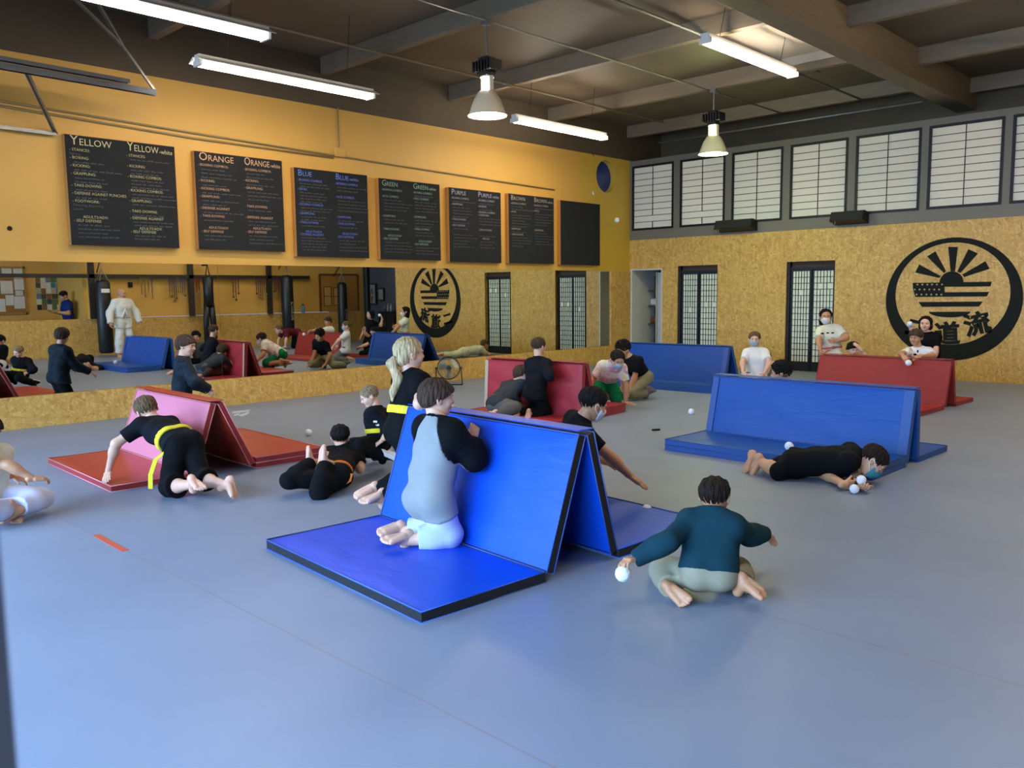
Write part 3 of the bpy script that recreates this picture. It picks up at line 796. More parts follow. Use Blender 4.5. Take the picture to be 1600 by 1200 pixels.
# ================================================================= FOLDING MATS
def mat_panel(t, A, B, u, nrm, w, th, vm, em_, pm, seed, wr=0.0035):
    """one padded panel: A -> B is the middle of its thickness at the left end, u along the width, nrm its upper/outer face"""
    A, B, u, nrm = (np.array(q, float) for q in (A, B, u, nrm))
    d = B - A; Lh = np.linalg.norm(d); d = d / Lh
    NU, NV = 30, 14
    me = MB(); ins = 0.004
    def P(i, j, side):
        a = ins + (w - 2 * ins) * i / NU; b = ins + (Lh - 2 * ins) * j / NV
        eu = 1 - abs(2 * i / NU - 1) ** 6; ev = 1 - abs(2 * j / NV - 1) ** 6
        puff = 0.007 * eu * ev
        q = Vector((a * 2.3 + b * 3.1 + seed * 7.3, (a - b) * 0.9, seed * 3.7 + side))
        wn = abs(noise.noise(q)) * 2 - 0.35 + 0.6 * noise.noise(q * 2.7)
        h = th / 2 + puff + wr * wn * min(eu, ev) ** 0.5
        return A + u * a + d * b + nrm * side * h
    for side in (1, -1):
        vs = [P(i, j, side) for j in range(NV + 1) for i in range(NU + 1)]
        fs = [(j * (NU + 1) + i, j * (NU + 1) + i + 1, (j + 1) * (NU + 1) + i + 1, (j + 1) * (NU + 1) + i) for j in range(NV) for i in range(NU)]
        me.add(vs, fs)
    pan = me.build('panel', vm, t, smooth=True)
    # side walls
    eb = MB(); c = A + d * Lh / 2 + u * w / 2
    g = th / 2 + 0.003
    eb.obox(c - u * (w / 2 - 0.004), u * 0.004, d * Lh / 2, nrm * g)
    eb.obox(c + u * (w / 2 - 0.004), u * 0.004, d * Lh / 2, nrm * g)
    eb.obox(c - d * (Lh / 2 - 0.004), u * (w / 2 - 0.008), d * 0.004, nrm * g)
    eb.obox(c + d * (Lh / 2 - 0.004), u * (w / 2 - 0.008), d * 0.004, nrm * g)
    bw_ = eb.build('edge_band', em_, pan, bevel=0.003)
    sp = MB()
    for side in (1, -1):
        ring_ = [A + nrm * side * g, A + u * w + nrm * side * g, A + u * w + d * Lh + nrm * side * g, A + d * Lh + nrm * side * g]
        sp.tube(ring_, 0.0045, 6, closed=True)
    sp.build('piping', pm, pan, smooth=True)
    return pan
def folding_mat(label, p0, ang, w, a, sr, h, b, c, th, vm, em_, pm, front=1, back=1, seed=1, strips=(), front_m=None, group='folding mats set up as tents'):
    """cross-section along v: flat 0..a, tent a..sr..b, flat b..c"""
    u = np.array([math.cos(ang), math.sin(ang), 0]); v = np.array([-math.sin(ang), math.cos(ang), 0]); z = np.array([0, 0, 1.0])
    p0 = np.array([p0[0], p0[1], 0.0])
    t = thing('folding_mat', label, 'gym mat', p0 + u * w / 2 + v * (a + b) / 2, group)
    for k in range(front):
        mat_panel(t, p0 + z * (th * (k + 0.5) + 0.008 * k + 0.004), p0 + v * (a - 0.012) + z * (th * (k + 0.5) + 0.008 * k + 0.004), u, z, w, th, vm, em_, pm, seed + 0.1 * k)
    hz = th * 0.5
    A = p0 + v * (a + 0.025) + z * (hz + (0.02 if front == 1 else 0.02)); R1 = p0 + v * (sr - 0.034) + z * (h - hz)
    d = R1 - A; n1 = np.cross(u, d); n1 /= np.linalg.norm(n1)
    n1 = n1 if n1[1] * v[1] < 0 or n1 @ v < 0 else -n1
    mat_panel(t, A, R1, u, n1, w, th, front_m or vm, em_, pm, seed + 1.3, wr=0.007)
    for u0, u1, sm in strips:
        dd = R1 - A
        MB().obox(A + dd / 2 + u * (u0 + u1) / 2 + n1 * (th / 2 + 0.010), u * (u1 - u0) / 2, dd / 2 * 0.985, n1 * 0.004).build('binding', sm, t, bevel=0.003)
    B = p0 + v * (b - 0.025) + z * (hz + 0.02); R2 = p0 + v * (sr + 0.034) + z * (h - hz)
    d = B - R2; n2 = np.cross(u, d); n2 /= np.linalg.norm(n2)
    n2 = n2 if n2 @ v > 0 else -n2
    mat_panel(t, R2, B, u, n2, w, th, vm, em_, pm, seed + 2.1, wr=0.007)
    for k in range(back):
        mat_panel(t, p0 + v * (b + 0.012) + z * (th * (k + 0.5) + 0.008 * k + 0.004), p0 + v * c + z * (th * (k + 0.5) + 0.008 * k + 0.004), u, z, w, th, vm, em_, pm, seed + 3.1 + 0.1 * k)
    # hinge cloth over the ridge
    rg = MB().obox(p0 + u * w / 2 + v * sr + z * (h + 0.003), u * w / 2, v * 0.066, z * 0.003)
    rg.build('ridge_hinge', vm, t, bevel=0.003)
    return t
BLU = vinyl('vinyl_blue', '0b4cc8'); BLU2 = vinyl('vinyl_blue_deep', '164e9e'); BLU3 = vinyl('vinyl_blue_far', '164892')
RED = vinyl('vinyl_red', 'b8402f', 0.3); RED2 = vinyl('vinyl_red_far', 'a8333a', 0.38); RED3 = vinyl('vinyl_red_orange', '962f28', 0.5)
BAND_K = mat('band_black', '121318', 0.5, bump=0.2, bscale=90)
BAND_D = mat('binding_blue', '1b4a92', 0.45); BAND_B = mat('band_blue', '1c4f9a', 0.45); BAND_R = mat('band_red', '9a2f30', 0.45); BAND_T = mat('band_tan', 'c2a58c', 0.6)
PIPE_B = mat('piping_blue', '2a58b4', 0.4); PIPE_R = mat('piping_pink', 'd98a86', 0.4); PIPE_D = mat('piping_deep', '1f4f96', 0.4); PIPE_G = mat('piping_red', '8f2a2c', 0.4)
folding_mat('blue folding mat with black edges set up as a tent in the foreground', (6.50, -12.725), math.radians(-4.2), 1.62, 0.83, 1.14, 0.79, 1.40, 2.31, 0.05, BLU, BAND_K, PIPE_B, seed=1)
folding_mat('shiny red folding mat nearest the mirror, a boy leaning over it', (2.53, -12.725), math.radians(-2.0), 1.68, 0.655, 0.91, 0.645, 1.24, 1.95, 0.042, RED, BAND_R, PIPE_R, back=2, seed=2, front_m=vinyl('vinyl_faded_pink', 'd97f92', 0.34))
folding_mat('red folding mat with tan left edge, two boys in dark clothes against it', (3.22, -8.12), math.radians(4), 1.56, 0.50, 0.60, 0.70, 0.86, 1.50, 0.045, RED2, BAND_R, PIPE_G, back=2, seed=3, strips=((0.0, 0.055, BAND_T), (1.50, 1.56, BAND_R)))
folding_mat('blue folding mat farthest back, in front of the left shoji door', (2.62, -4.25), math.radians(3), 1.95, 0.32, 0.55, 0.69, 0.90, 1.55, 0.05, BLU3, BAND_B, PIPE_D, front=2, seed=4, strips=((1.87, 1.95, BAND_D),))
folding_mat('wide blue folding mat on the right behind the boy lying on his stomach', (6.53, -8.41), math.radians(-1.6), 2.02, 0.72, 0.93, 0.675, 1.02, 1.74, 0.045, BLU2, BAND_B, PIPE_D, front=2, seed=5, strips=((0.0, 0.07, BAND_D), (1.93, 2.02, BAND_D)))
folding_mat('red folding mat at the far right below the round emblem', (5.89, -4.515), math.radians(-2.5), 1.77, 0.80, 1.02, 0.625, 1.20, 1.86, 0.045, RED3, BAND_R, PIPE_G, seed=6)

# ================================================================= FLOOR FAN
t = thing('floor_fan', 'round black floor fan by the plinth behind the blonde girl', 'fan', (0.45, -5.75, 0.0))
fc = np.array(atX(701, 575, 0.42)); fd = np.array([0.72, -0.62, 0.12]); fd /= np.linalg.norm(fd)
fs_ = np.cross(fd, [0, 0, 1]); fs_ /= np.linalg.norm(fs_); fu = np.cross(fs_, fd)
FR = 0.19
def rg(r, off=0.0, n=32): return [fc + fd * off + r * (math.cos(2 * math.pi * i / n) * fs_ + math.sin(2 * math.pi * i / n) * fu) for i in range(n)]
FANK = mat('fan_black', '1d1b17', 0.4, metal=0.3); FANM = mat('fan_wire', '8d8668', 0.3, metal=0.8)
dr = MB()
for o_f in (-0.06, 0.05): dr.tube(rg(FR, o_f), 0.009, 8, closed=True)
dr.lathe([(FR - 0.004, -0.06), (FR - 0.004, 0.05), (FR + 0.002, 0.05), (FR + 0.002, -0.06)], fc, fd, 32)
dr.build('drum', FANK, t, smooth=True)
cg = MB()
for s in (0.06, -0.07):
    for r in (0.05, 0.08, 0.11, 0.14, 0.165): cg.tube(rg(r, s * (1.2 - 0.5 * r / FR)), 0.0022, 5, closed=True)
    for k in range(16):
        th = 2 * math.pi * k / 16; dv = math.cos(th) * fs_ + math.sin(th) * fu
        cg.tube([fc + fd * s * 1.15 + dv * 0.03, fc + fd * s * 0.95 + dv * 0.12, fc + fd * (0.05 if s > 0 else -0.06) + dv * FR], 0.0025, 5)
cg.build('cage', FANM, t)
MB().lathe([(0.0, 0.075), (0.032, 0.075), (0.036, 0.065), (0.0, 0.06)], fc, fd, 20).build('badge', FANK, t)
MB().lathe([(0.0, -0.11), (0.05, -0.11), (0.05, -0.02), (0.025, 0.01), (0.0, 0.01)], fc, fd, 18).build('motor', FANK, t)
for k in range(3):
    th = 2 * math.pi * k / 3 + 0.4
    bl = MB(); vs = []
    for i in range(7):
        for j in range(5):
            r = 0.03 + 0.135 * i / 6; a = th + (j / 4 - 0.5) * (1.0 + 0.3 * i / 6)
            dv = math.cos(a) * fs_ + math.sin(a) * fu
            vs.append(fc + dv * r + fd * ((j / 4 - 0.5) * 0.05))
    vs += [q - fd * 0.003 for q in vs]
    fs = [(i * 5 + j, i * 5 + j + 1, (i + 1) * 5 + j + 1, (i + 1) * 5 + j) for i in range(6) for j in range(4)]
    fs += [tuple(q + 35 for q in f_[::-1]) for f_ in fs]
    bl.add(vs, fs); bl.build('blade', mat('blade_metal', '9a937a', 0.3, metal=0.8), t, smooth=True)
hf = np.array([fd[0], fd[1], 0]); hf /= np.linalg.norm(hf); zf = fc[2]
lft_, rgt_ = fc - fs_ * (FR + 0.02), fc + fs_ * (FR + 0.02)
st = MB()
for p, s in ((lft_, -1), (rgt_, 1)):
    f0_ = np.array([p[0], p[1], 0.012]) + hf * 0.12 + fs_ * s * 0.015
    st.tube([p, f0_], 0.010, 8)
a_ = np.array([lft_[0], lft_[1], 0.012]) + hf * 0.12 - fs_ * 0.015; b_ = np.array([rgt_[0], rgt_[1], 0.012]) + hf * 0.12 + fs_ * 0.015
st.tube([a_, b_], 0.011, 8); st.tube([a_, a_ - hf * 0.2], 0.011, 8); st.tube([b_, b_ - hf * 0.2], 0.011, 8)
st.build('stand', FANK, t)
for p, s in ((lft_, -1), (rgt_, 1)):
    MB().lathe([(0.0, -0.02), (0.018, -0.02), (0.018, 0.02), (0.0, 0.02)], p, fs_, 14).build('knob', FANK, t)

# ================================================================= SMALL FLOOR MARKS AND THINGS
TAPE = mat('red_tape', 'c8553f', 0.6)
p, q = atZ(150, 836), atZ(196, 861)
o = MB().obox((np.array(p) + q) / 2 + [0, 0, 0.001], (np.array(q) - p) / 2, np.array([0, 0.022, 0]), (0, 0, 0.001)).build('tape_strip', TAPE)
tag(o, 'short red tape strip on the floor seam at the left', 'tape'); base_at(o, (p + q) / 2)
c = atZ(1025, 673)
o = MB().tube([c + [-0.02, -0.045, 0.012], c + [0.02, 0.045, 0.012]], 0.012, 8).build('black_stick', BLACK)
tag(o, 'tiny black stick lying on the floor left of the wide blue mat', 'stick'); base_at(o, c)
wg = thing('floor_logo', 'pale wing-shaped mark printed on the floor beside the red mat', 'marking', atZ(378, 645))
PALE = mat('pale_print', 'c9cdd0', 0.6)
for pts in (((362, 643), (392, 640), (388, 643), (364, 646)), ((372, 649), (390, 643), (388, 647), (378, 651)), ((365, 648), (376, 645), (372, 649), (366, 650))):
    P = [atZ(*k) for k in pts]
    MB().prism([k + np.array([0, 0, 0.0005]) for k in P], (0, 0, 0.001)).build('wing_stroke', PALE, wg)

BALLM = mat('ball_white', 'eef0f4', 0.85, bump=0.35, bscale=60)
def ball(px, py, dep=None, z=None, r=0.039, label='', squash=1.0, group='soft white play balls', P=None):
    if P is None: P = atZ(px, py, z) if z is not None else atD(px, py, dep)
    bm = bmesh.new(); bmesh.ops.create_icosphere(bm, subdivisions=4, radius=r)
    for v in bm.verts:
        n_ = 1 + 0.03 * noise.noise(v.co * 60) + 0.02 * noise.noise(v.co * 25 + Vector((px, py, 0)))
        v.co = v.co * n_; v.co.z *= squash
    me = bpy.data.meshes.new('ball'); bm.to_mesh(me); bm.free()
    me.polygons.foreach_set('use_smooth', [True] * len(me.polygons)); me.materials.append(BALLM)
    o = bpy.data.objects.new('ball', me); COL.objects.link(o); o.location = tuple(P)
    tag(o, label, 'ball', group); return o
ball(482, 676, z=0.036, label='white ball on the floor between the red mat and the blond boy')
ball(1080, 643, z=0.036, label='white ball on the open floor left of the wide blue mat', r=0.038)
ball(1233, 697, z=0.148, label='white ball on the blue mat behind the legs of the lying boy', r=0.04)
ball(1010, 797, z=0.034, label='white ball behind the back corner of the foreground blue mat')
ball(964, 344, P=atX(964, 344, 0.35), label='white ball flying in front of the yellow wall near the corner', r=0.052)

# ================================================================= THE FAR SIDE OF THE ROOM (seen in the mirrors)
POST = mat('post_dark_brown', '2b211a', 0.6)
for i, px in enumerate((144.5, 299, 421)):
    p = mX(px, 480, WX - 0.12)
    o = MB().box((WX - 0.20, p[1] - 0.07, 0.985), (WX - 0.10, p[1] + 0.07, 5.1)).build('wall_post', POST)
    tag(o, ['dark post left of the black punching bag, in the mirror', 'dark post left of the narrow split dummy bag, in the mirror', 'dark post just left of the thick bag with white lettering, in the mirror'][i], 'post', 'dark posts on the far wall'); base_at(o, (WX - 0.15, p[1], 0.985))
o = MB().box((WX - 0.2, -17.5, 2.06), (WX - 0.1, 1.9 - 2.2, 2.16)).build('wall_rail', POST)
tag(o, 'long dark rail across the posts on the far wall, in the mirror', 'rail'); base_at(o, (WX - 0.15, -8, 2.1))
BAGM = mat('bag_vinyl', '17181b', 0.42, bump=0.1, bscale=10)
LET = mat('bag_letter_white', 'e2e2e0', 0.6)
def punch_bag(px, ptop, pbot, X0, r, label, text=None, patch=False, tilt=0.0):
    a, b = mX(px, ptop, X0), mX(px, pbot, X0)
    y = (a[1] + b[1]) / 2; z1, z0 = a[2], max(b[2], 0.08)
    t = thing('punching_bag', label, 'punching bag', (X0, y, z0), 'punching bags hanging on the far side')
    H = z1 - z0
    MB().lathe([(0.0, 0.0), (r * 0.8, 0.0), (r, 0.05), (r, H * 0.5), (r * 0.98, H - 0.1), (r * 0.8, H - 0.02), (r * 0.4, H), (0.0, H)], (X0, y, z0), n=28).build('bag', BAGM, t, smooth=True)
    ch = MB()
    for k in range(4):
        th = math.pi / 4 + k * math.pi / 2
        ch.tube([(X0 + r * 0.85 * math.cos(th), y + r * 0.85 * math.sin(th), z1 - 0.03), (X0, y, z1 + 0.28)], 0.008, 6)
    ch.tube([(X0, y, z1 + 0.28), (X0, y, z1 + 0.6)], 0.008, 6)
    ch.build('chain', GALV, t)
    MB().tube([(X0, y, z1 + 0.58), (WX - 0.1, y, z1 + 0.58)], 0.025, 8).tube([(X0 + 0.03, y, z1 + 0.56), (WX - 0.1, y, z1 + 0.2)], 0.015, 8).build('wall_bracket', POST, t)
    if patch:
        MB().box((X0 - r - 0.004, y - 0.1, z1 - 0.34), (X0 - r * 0.8, y + 0.1, z1 - 0.24)).build('patch', LET, t)
    if text:
        sx = 0.13 if r > 0.17 else 0.12
        v, fcs = text_mesh(text, sx, (0, 0, 0), (1, 0, 0), (0, 1, 0), bold=0.004)
        v = np.array(v); ln = v[:, 0].max()
        off = 0.05
        # letters run down the bag, read from top to bottom, on the side facing the mirror
        yy = y + off + (v[:, 1] - sx * 0.35)
        xq = X0 - np.sqrt(np.maximum(r * r - (yy - y) ** 2, 1e-5)) - 0.003
        q = np.stack([xq, yy, z0 + H * 0.52 - v[:, 0]], 1)
        MB().add(q, fcs).build('lettering', LET, t)
    return t
punch_bag(163, 437, 553, 12.05, 0.185, 'thick black punching bag with white patch left of the man in white, in the mirror', patch=True)
punch_bag(449, 430, 516, 11.95, 0.185, 'thick punching bag with white vertical lettering beside the hanging medals, in the mirror', text='RINGSIDE')
punch_bag(535, 441, 528, 11.95, 0.155, 'slim lettered punching bag in front of the wooden notice board, in the mirror', text='RINGSIDE')
# split dummy bag
X0 = 12.05; a, b = mX(324, 432, X0), mX(324, 545, X0)
t = thing('dummy_bag', 'narrow black throwing dummy bag with a split bottom, hanging by a strap, in the mirror', 'punching bag', (X0, a[1], max(b[2], 0.1)), 'punching bags hanging on the far side')
z1, y, zb = a[2], a[1], max(b[2], 0.1)
MB().tube([(X0, y, z1), (X0, y, z1 - 0.05), (X0, y, z1 - 0.45), (X0, y, z1 - 0.85)], [0.10, 0.145, 0.14, 0.14], 20).build('torso', BAGM, t, smooth=True)
for s in (-1, 1): MB().tube([(X0, y + s * 0.06, z1 - 0.75), (X0, y + s * 0.10, z1 - 1.2), (X0, y + s * 0.13, zb)], [0.09, 0.085, 0.07], 16).build('leg', BAGM, t, smooth=True)
MB().tube([(X0, y - 0.07, z1 - 0.02), (X0, y, z1 + 0.35), (X0, y + 0.07, z1 - 0.02)], 0.02, 6).tube([(X0, y, z1 + 0.33), (WX - 0.15, y, z1 + 0.33)], 0.025, 8).build('strap', BAGM, t)
# medals on ribbons
RIB = [mat('ribbon_%d' % i, c, 0.8) for i, c in enumerate(('6a1f24', '2b2f52', '8a1a20', '3a3a38', '7a5a28'))]
MED = [mat('medal_gold', 'b08a45', 0.35, metal=0.8), mat('medal_silver', 'b9b7b0', 0.35, metal=0.8), mat('medal_bronze', '8a5a3c', 0.35, metal=0.8)]
rng = random.Random(11)
k = 0
for c0, c1, nm_ in ((217, 239, 4), (262, 289, 8), (304, 312, 2), (361, 373, 3), (398, 416, 6), (426, 437, 4)):
    for i in range(nm_):
        px = c0 + (c1 - c0) * (i + 0.5) / nm_
        p = mX(px, 432, WX - 0.215)
        ln = rng.uniform(0.36, 0.62)
        xq = WX - 0.215 - 0.004 * (i % 3)
        place = {217: 'right of the man in white', 262: 'in the big cluster left of the second post', 304: 'just right of the second post', 361: 'in the shadowed stretch right of the mirror joint', 398: 'in the cluster left of the third post', 426: 'beside the lettered thick bag'}[c0]
        t = thing('medal', 'ribbon medal %s, in the mirror' % place, 'medal', (xq, p[1], 2.07), 'medals hanging on the far wall rail %s' % place)
        MB().add([(xq, p[1] - 0.028, 2.08), (xq, p[1] - 0.008, 2.08), (xq, p[1] + 0.004, 2.08 - ln), (xq, p[1] - 0.006, 2.08 - ln), (xq, p[1] + 0.008, 2.08), (xq, p[1] + 0.028, 2.08), (xq, p[1] + 0.008, 2.08 - ln), (xq, p[1] - 0.002, 2.08 - ln)],
                 [(0, 1, 2, 3), (4, 5, 6, 7)]).build('ribbon', RIB[rng.randrange(5)], t)
        MB().lathe([(0.0, -0.003), (0.032, -0.003), (0.034, 0.0), (0.032, 0.004), (0.0, 0.004)], (xq - 0.004, p[1], 2.08 - ln - 0.03), (1, 0, 0), 18).build('disc', MED[rng.randrange(3)], t)
        k += 1
# ledge things: small black box on the wall, blue bottle
p0_, p1_ = mX(199.5, 441, WX - 0.01), mX(206.5, 449, WX - 0.01)
o = MB().box((WX - 0.04, min(p0_[1], p1_[1]), p1_[2]), (WX, max(p0_[1], p1_[1]), p0_[2])).build('wall_clock_box', BLACK)
o.name = 'wall_box'
tag(o, 'small black box on the yellow wall above the bald man, in the mirror', 'wall box'); base_at(o, (WX, p0_[1], p1_[2]))
p = mX(473.5, 490, WX - 0.04)
t = thing('water_bottle', 'light blue water bottle standing on the strand board ledge, in the mirror', 'bottle', (WX - 0.04, p[1], 0.985))
MB().lathe([(0.0, 0.0), (0.045, 0.0), (0.047, 0.02), (0.047, 0.19), (0.03, 0.225), (0.028, 0.235), (0.0, 0.235)], (WX - 0.04, p[1], 0.986), n=20).build('bottle', mat('bottle_blue', '3f8fc0', 0.35), t, smooth=True)
MB().lathe([(0.0, 0.23), (0.03, 0.23), (0.03, 0.28), (0.0, 0.28)], (WX - 0.04, p[1], 0.986), n=18).build('cap', BLACK, t)
# wooden notice board with two framed sheets
q0, q1 = mX(498, 429, WX), mX(559, 489, WX)
t = thing('notice_board', 'large wooden notice board behind the slim punching bag, in the mirror', 'board', (WX, (q0[1] + q1[1]) / 2, 1.0))
MB().box((WX - 0.03, q0[1], 1.0), (WX, q1[1], q0[2])).build('panel', mat('orange_ply', 'b5803a', 0.5), t)
fr = MB()
for s in (q0[1], q1[1]): fr.box((WX - 0.045, s - 0.03, 1.0), (WX, s + 0.03, q0[2]))
fr.box((WX - 0.045, q0[1], q0[2] - 0.03), (WX, q1[1], q0[2] + 0.03)); fr.build('frame', mat('board_brown', '6e4420', 0.5), t)
for (a0, b0, a1, b1) in ((505, 448, 518, 478), (520, 449, 529, 477)):
    r0, r1 = mX(a0, b0, WX - 0.035), mX(a1, b1, WX - 0.035)
    d_ = MB().box((WX - 0.038, r0[1], r1[2]), (WX - 0.03, r1[1], r0[2])).build('sheet', mat('sheet_tan', 'c79a58', 0.7), t)
    ln = MB(); e = 0.018
    ln.box((WX - 0.042, r0[1], r1[2]), (WX - 0.036, r0[1] + e, r0[2])).box((WX - 0.042, r1[1] - e, r1[2]), (WX - 0.036, r1[1], r0[2])).box((WX - 0.042, r0[1], r0[2] - e), (WX - 0.036, r1[1], r0[2])).box((WX - 0.042, r0[1], r1[2]), (WX - 0.036, r1[1], r1[2] + e)).box((WX - 0.042, r0[1], (r0[2] + r1[2]) / 2 - e / 2), (WX - 0.036, r1[1], (r0[2] + r1[2]) / 2 + e / 2))
    ln.build('outline', BLACK, d_)
# corkboard with papers, collage and dark framed picture in the lobby
LX = 14.59
q0, q1 = mX(-20, 416, LX), mX(43, 491, LX)
t = thing('cork_board', 'cork board covered with white papers at the left edge, in the mirror', 'board', (LX, (q0[1] + q1[1]) / 2, q1[2]))
MB().box((LX - 0.025, q0[1], q1[2]), (LX, q1[1], q0[2])).build('cork', mat('cork', '9a7038', 0.9, bump=0.3, bscale=120, var=0.15, vscale=40), t)
e = 0.05
MB().box((LX - 0.04, q0[1], q0[2] - e), (LX, q1[1], q0[2])).box((LX - 0.04, q0[1], q1[2]), (LX, q1[1], q1[2] + e)).box((LX - 0.04, q1[1] - e, q1[2]), (LX, q1[1], q0[2])).build('frame', mat('board_oak', 'a8783a', 0.5), t)
rng = random.Random(5)
for (a0, b0, a1, b1) in ((2, 419, 18.5, 434), (20, 418, 35.5, 435), (0, 439, 20.5, 459), (21.5, 436, 37.5, 453), (23.5, 454, 36, 462), (8, 461, 22.5, 477), (-10, 467, 9, 487), (21, 463, 39.5, 482), (-14, 420, 0, 440)):
    r0, r1 = mX(a0, b0, LX - 0.03), mX(a1, b1, LX - 0.03)
    o = MB().box((LX - 0.028, r0[1], r1[2]), (LX - 0.0255, r1[1], r0[2])).build('notice_paper', mat('notice_paper', 'd9d5c8', 0.8))
    tag(o, 'white sheet of notices pinned on the cork board, in the mirror', 'paper', 'white notices pinned on the cork board'); base_at(o, (LX - 0.026, (r0[1] + r1[1]) / 2, r1[2]))
q0, q1 = mX(54, 433, LX), mX(97, 484, LX)
t = thing('photo_collage', 'photo collage poster beside the man in the blue polo, in the mirror', 'poster', (LX, (q0[1] + q1[1]) / 2, q1[2]))
MB().box((LX - 0.01, q0[1], q1[2]), (LX, q1[1], q0[2])).build('backing', mat('collage_back', 'c9c08a', 0.7), t)
cols = ('4a4a3a', '6f7f86', '8a5a3a', 'd8d0b8', '38484a', '2f7f86', 'b8a888', '5a6a3a', '20201c')
for i in range(5):
    for j in range(6):
        ya = q0[1] + (q1[1] - q0[1]) * (i + 0.06 * rng.random()) / 5; za = q1[2] + (q0[2] - q1[2]) * (j + 0.06 * rng.random()) / 6
        cc = cols[rng.randrange(9)] if not (i in (2,) and j in (3, 4)) else 'dad6c8'
        MB().box((LX - 0.013 - 0.001 * ((i + j) % 3), ya, za), (LX - 0.009, ya + (q1[1] - q0[1]) / 5.3, za + (q0[2] - q1[2]) / 6.3)).build('photo', mat('ph_' + cc, cc, 0.5), t)
q0, q1 = mX(128, 434, LX), mX(156, 466, LX)
t = thing('framed_picture', 'dark framed picture behind the first post, in the mirror', 'picture', (LX, (q0[1] + q1[1]) / 2, q1[2]))
MB().box((LX - 0.02, q0[1], q1[2]), (LX, q1[1], q0[2])).build('frame', mat('frame_maroon', '2a1414', 0.5), t)
g = MB()
for i in range(3):
    for j in range(4):
        ya = q0[1] + (q1[1] - q0[1]) * (0.1 + i * 0.3); za = q1[2] + (q0[2] - q1[2]) * (0.1 + j * 0.22)
        g.box((LX - 0.023, ya, za), (LX - 0.019, ya + (q1[1] - q0[1]) * 0.2, za + (q0[2] - q1[2]) * 0.13))
g.build('portraits', mat('portrait_grey', '8f8574', 0.6), t)
# alcove past the end of the strand board wall: pole, scrolls, cabinet with bottles
p = mY(573, 450, 1.6)
o = MB().lathe([(0.10, 0.0), (0.10, 5.1)], (p[0], 1.6, 0.0), n=24).build('alcove_pole', BLACK, smooth=True)
tag(o, 'round black pole in the dark alcove, in the mirror', 'pole'); base_at(o, (p[0], 1.6, 0))
for (a0, b0, a1, b1), lb in (((575.5, 443, 588.5, 476), 'tall framed scroll with red characters in the alcove, in the mirror'), ((590.5, 450, 600.5, 470), 'small black framed picture in the alcove, in the mirror')):
    r0, r1 = mY(a0, b0, 3.49), mY(a1, b1, 3.49)
    t = thing('framed_scroll', lb, 'picture', ((r0[0] + r1[0]) / 2, 3.49, r1[2]), 'framed scrolls in the alcove')
    xa, xb = min(r0[0], r1[0]), max(r0[0], r1[0])
    MB().box((xa, 3.46, r1[2]), (xb, 3.5, r0[2])).build('frame', BLACK, t)
    e = 0.05
    MB().box((xa + e, 3.452, r1[2] + e), (xb - e, 3.462, r0[2] - e)).build('scroll', mat('scroll_paper', 'cfc3a8', 0.8), t)
    if 'red' in lb:
        m_ = MB(); xc = (xa + xb) / 2; zc_ = (r0[2] * 0.6 + r1[2] * 0.4)
        m_.tube([(xc + 0.08, 3.448, zc_ - 0.1), (xc, 3.448, zc_ + 0.12), (xc - 0.08, 3.448, zc_ - 0.1)], 0.012, 6).tube([(xc - 0.07, 3.448, zc_ - 0.02), (xc + 0.07, 3.448, zc_ - 0.02)], 0.01, 6).tube([(xc + 0.07, 3.448, zc_ - 0.3), (xc - 0.06, 3.448, zc_ - 0.18)], 0.012, 6).tube([(xc, 3.448, zc_ - 0.15), (xc + 0.02, 3.448, zc_ - 0.42)], 0.012, 6)
        m_.build('brush_mark', mat('red_ink', '8a3028', 0.8), t)
r0, r1 = mY(591, 494, 1.9), mY(616, 494, 1.9)
xa, xb = min(r0[0], r1[0]), max(r0[0], r1[0])
xa = max(xa, XE + 0.02)
t = thing('black_cabinet', 'black cabinet in the alcove with bottles on top, in the mirror', 'cabinet', ((xa + xb) / 2, 2.2, 0))
MB().box((xa, 1.9, 0.0), (xb, 2.5, 0.97)).build('body', BLACK, t, bevel=0.01)
for s in (0, 1):
    xl = xa + (xb - xa) * s / 2
    dd = MB().box((xl + 0.02, 1.885, 0.05), (xl + (xb - xa) / 2 - 0.02, 1.9, 0.93)).build('door', mat('cab_door', '1b1a1a', 0.35), t)
    MB().box((xl + 0.06, 1.87, 0.5), (xl + 0.075, 1.886, 0.62)).build('handle', GALV, dd)
for i in range(5):
    xq = xa + 0.1 + (xb - xa - 0.2) * i / 4
    o = MB().lathe([(0.0, 0.0), (0.04, 0.0), (0.042, 0.16), (0.02, 0.2), (0.02, 0.25), (0.0, 0.25)], (xq, 2.1, 0.975), n=16).build('drink_bottle', mat('btl_%d' % (i % 3), ('8f8c84', '3f4a5c', 'a8a39a')[i % 3], 0.3), smooth=True)
    tag(o, 'drink bottle standing on the black alcove cabinet, in the mirror', 'bottle', 'bottles on the black cabinet'); base_at(o, (xq, 2.1, 0.975))
# ================================================================= FIGURES: bodies grown as one smooth surface from a signed distance field
RH = np.array([CR[0], CR[1], 0]); RH /= np.linalg.norm(RH)
AH = np.array([-RH[1], RH[0], 0]); UZ = np.array([0, 0, 1.0])
def rau(v): return v[0] * RH + v[1] * AH + v[2] * UZ
def unit(v): v = np.array(v, float); return v / (np.linalg.norm(v) + 1e-9)

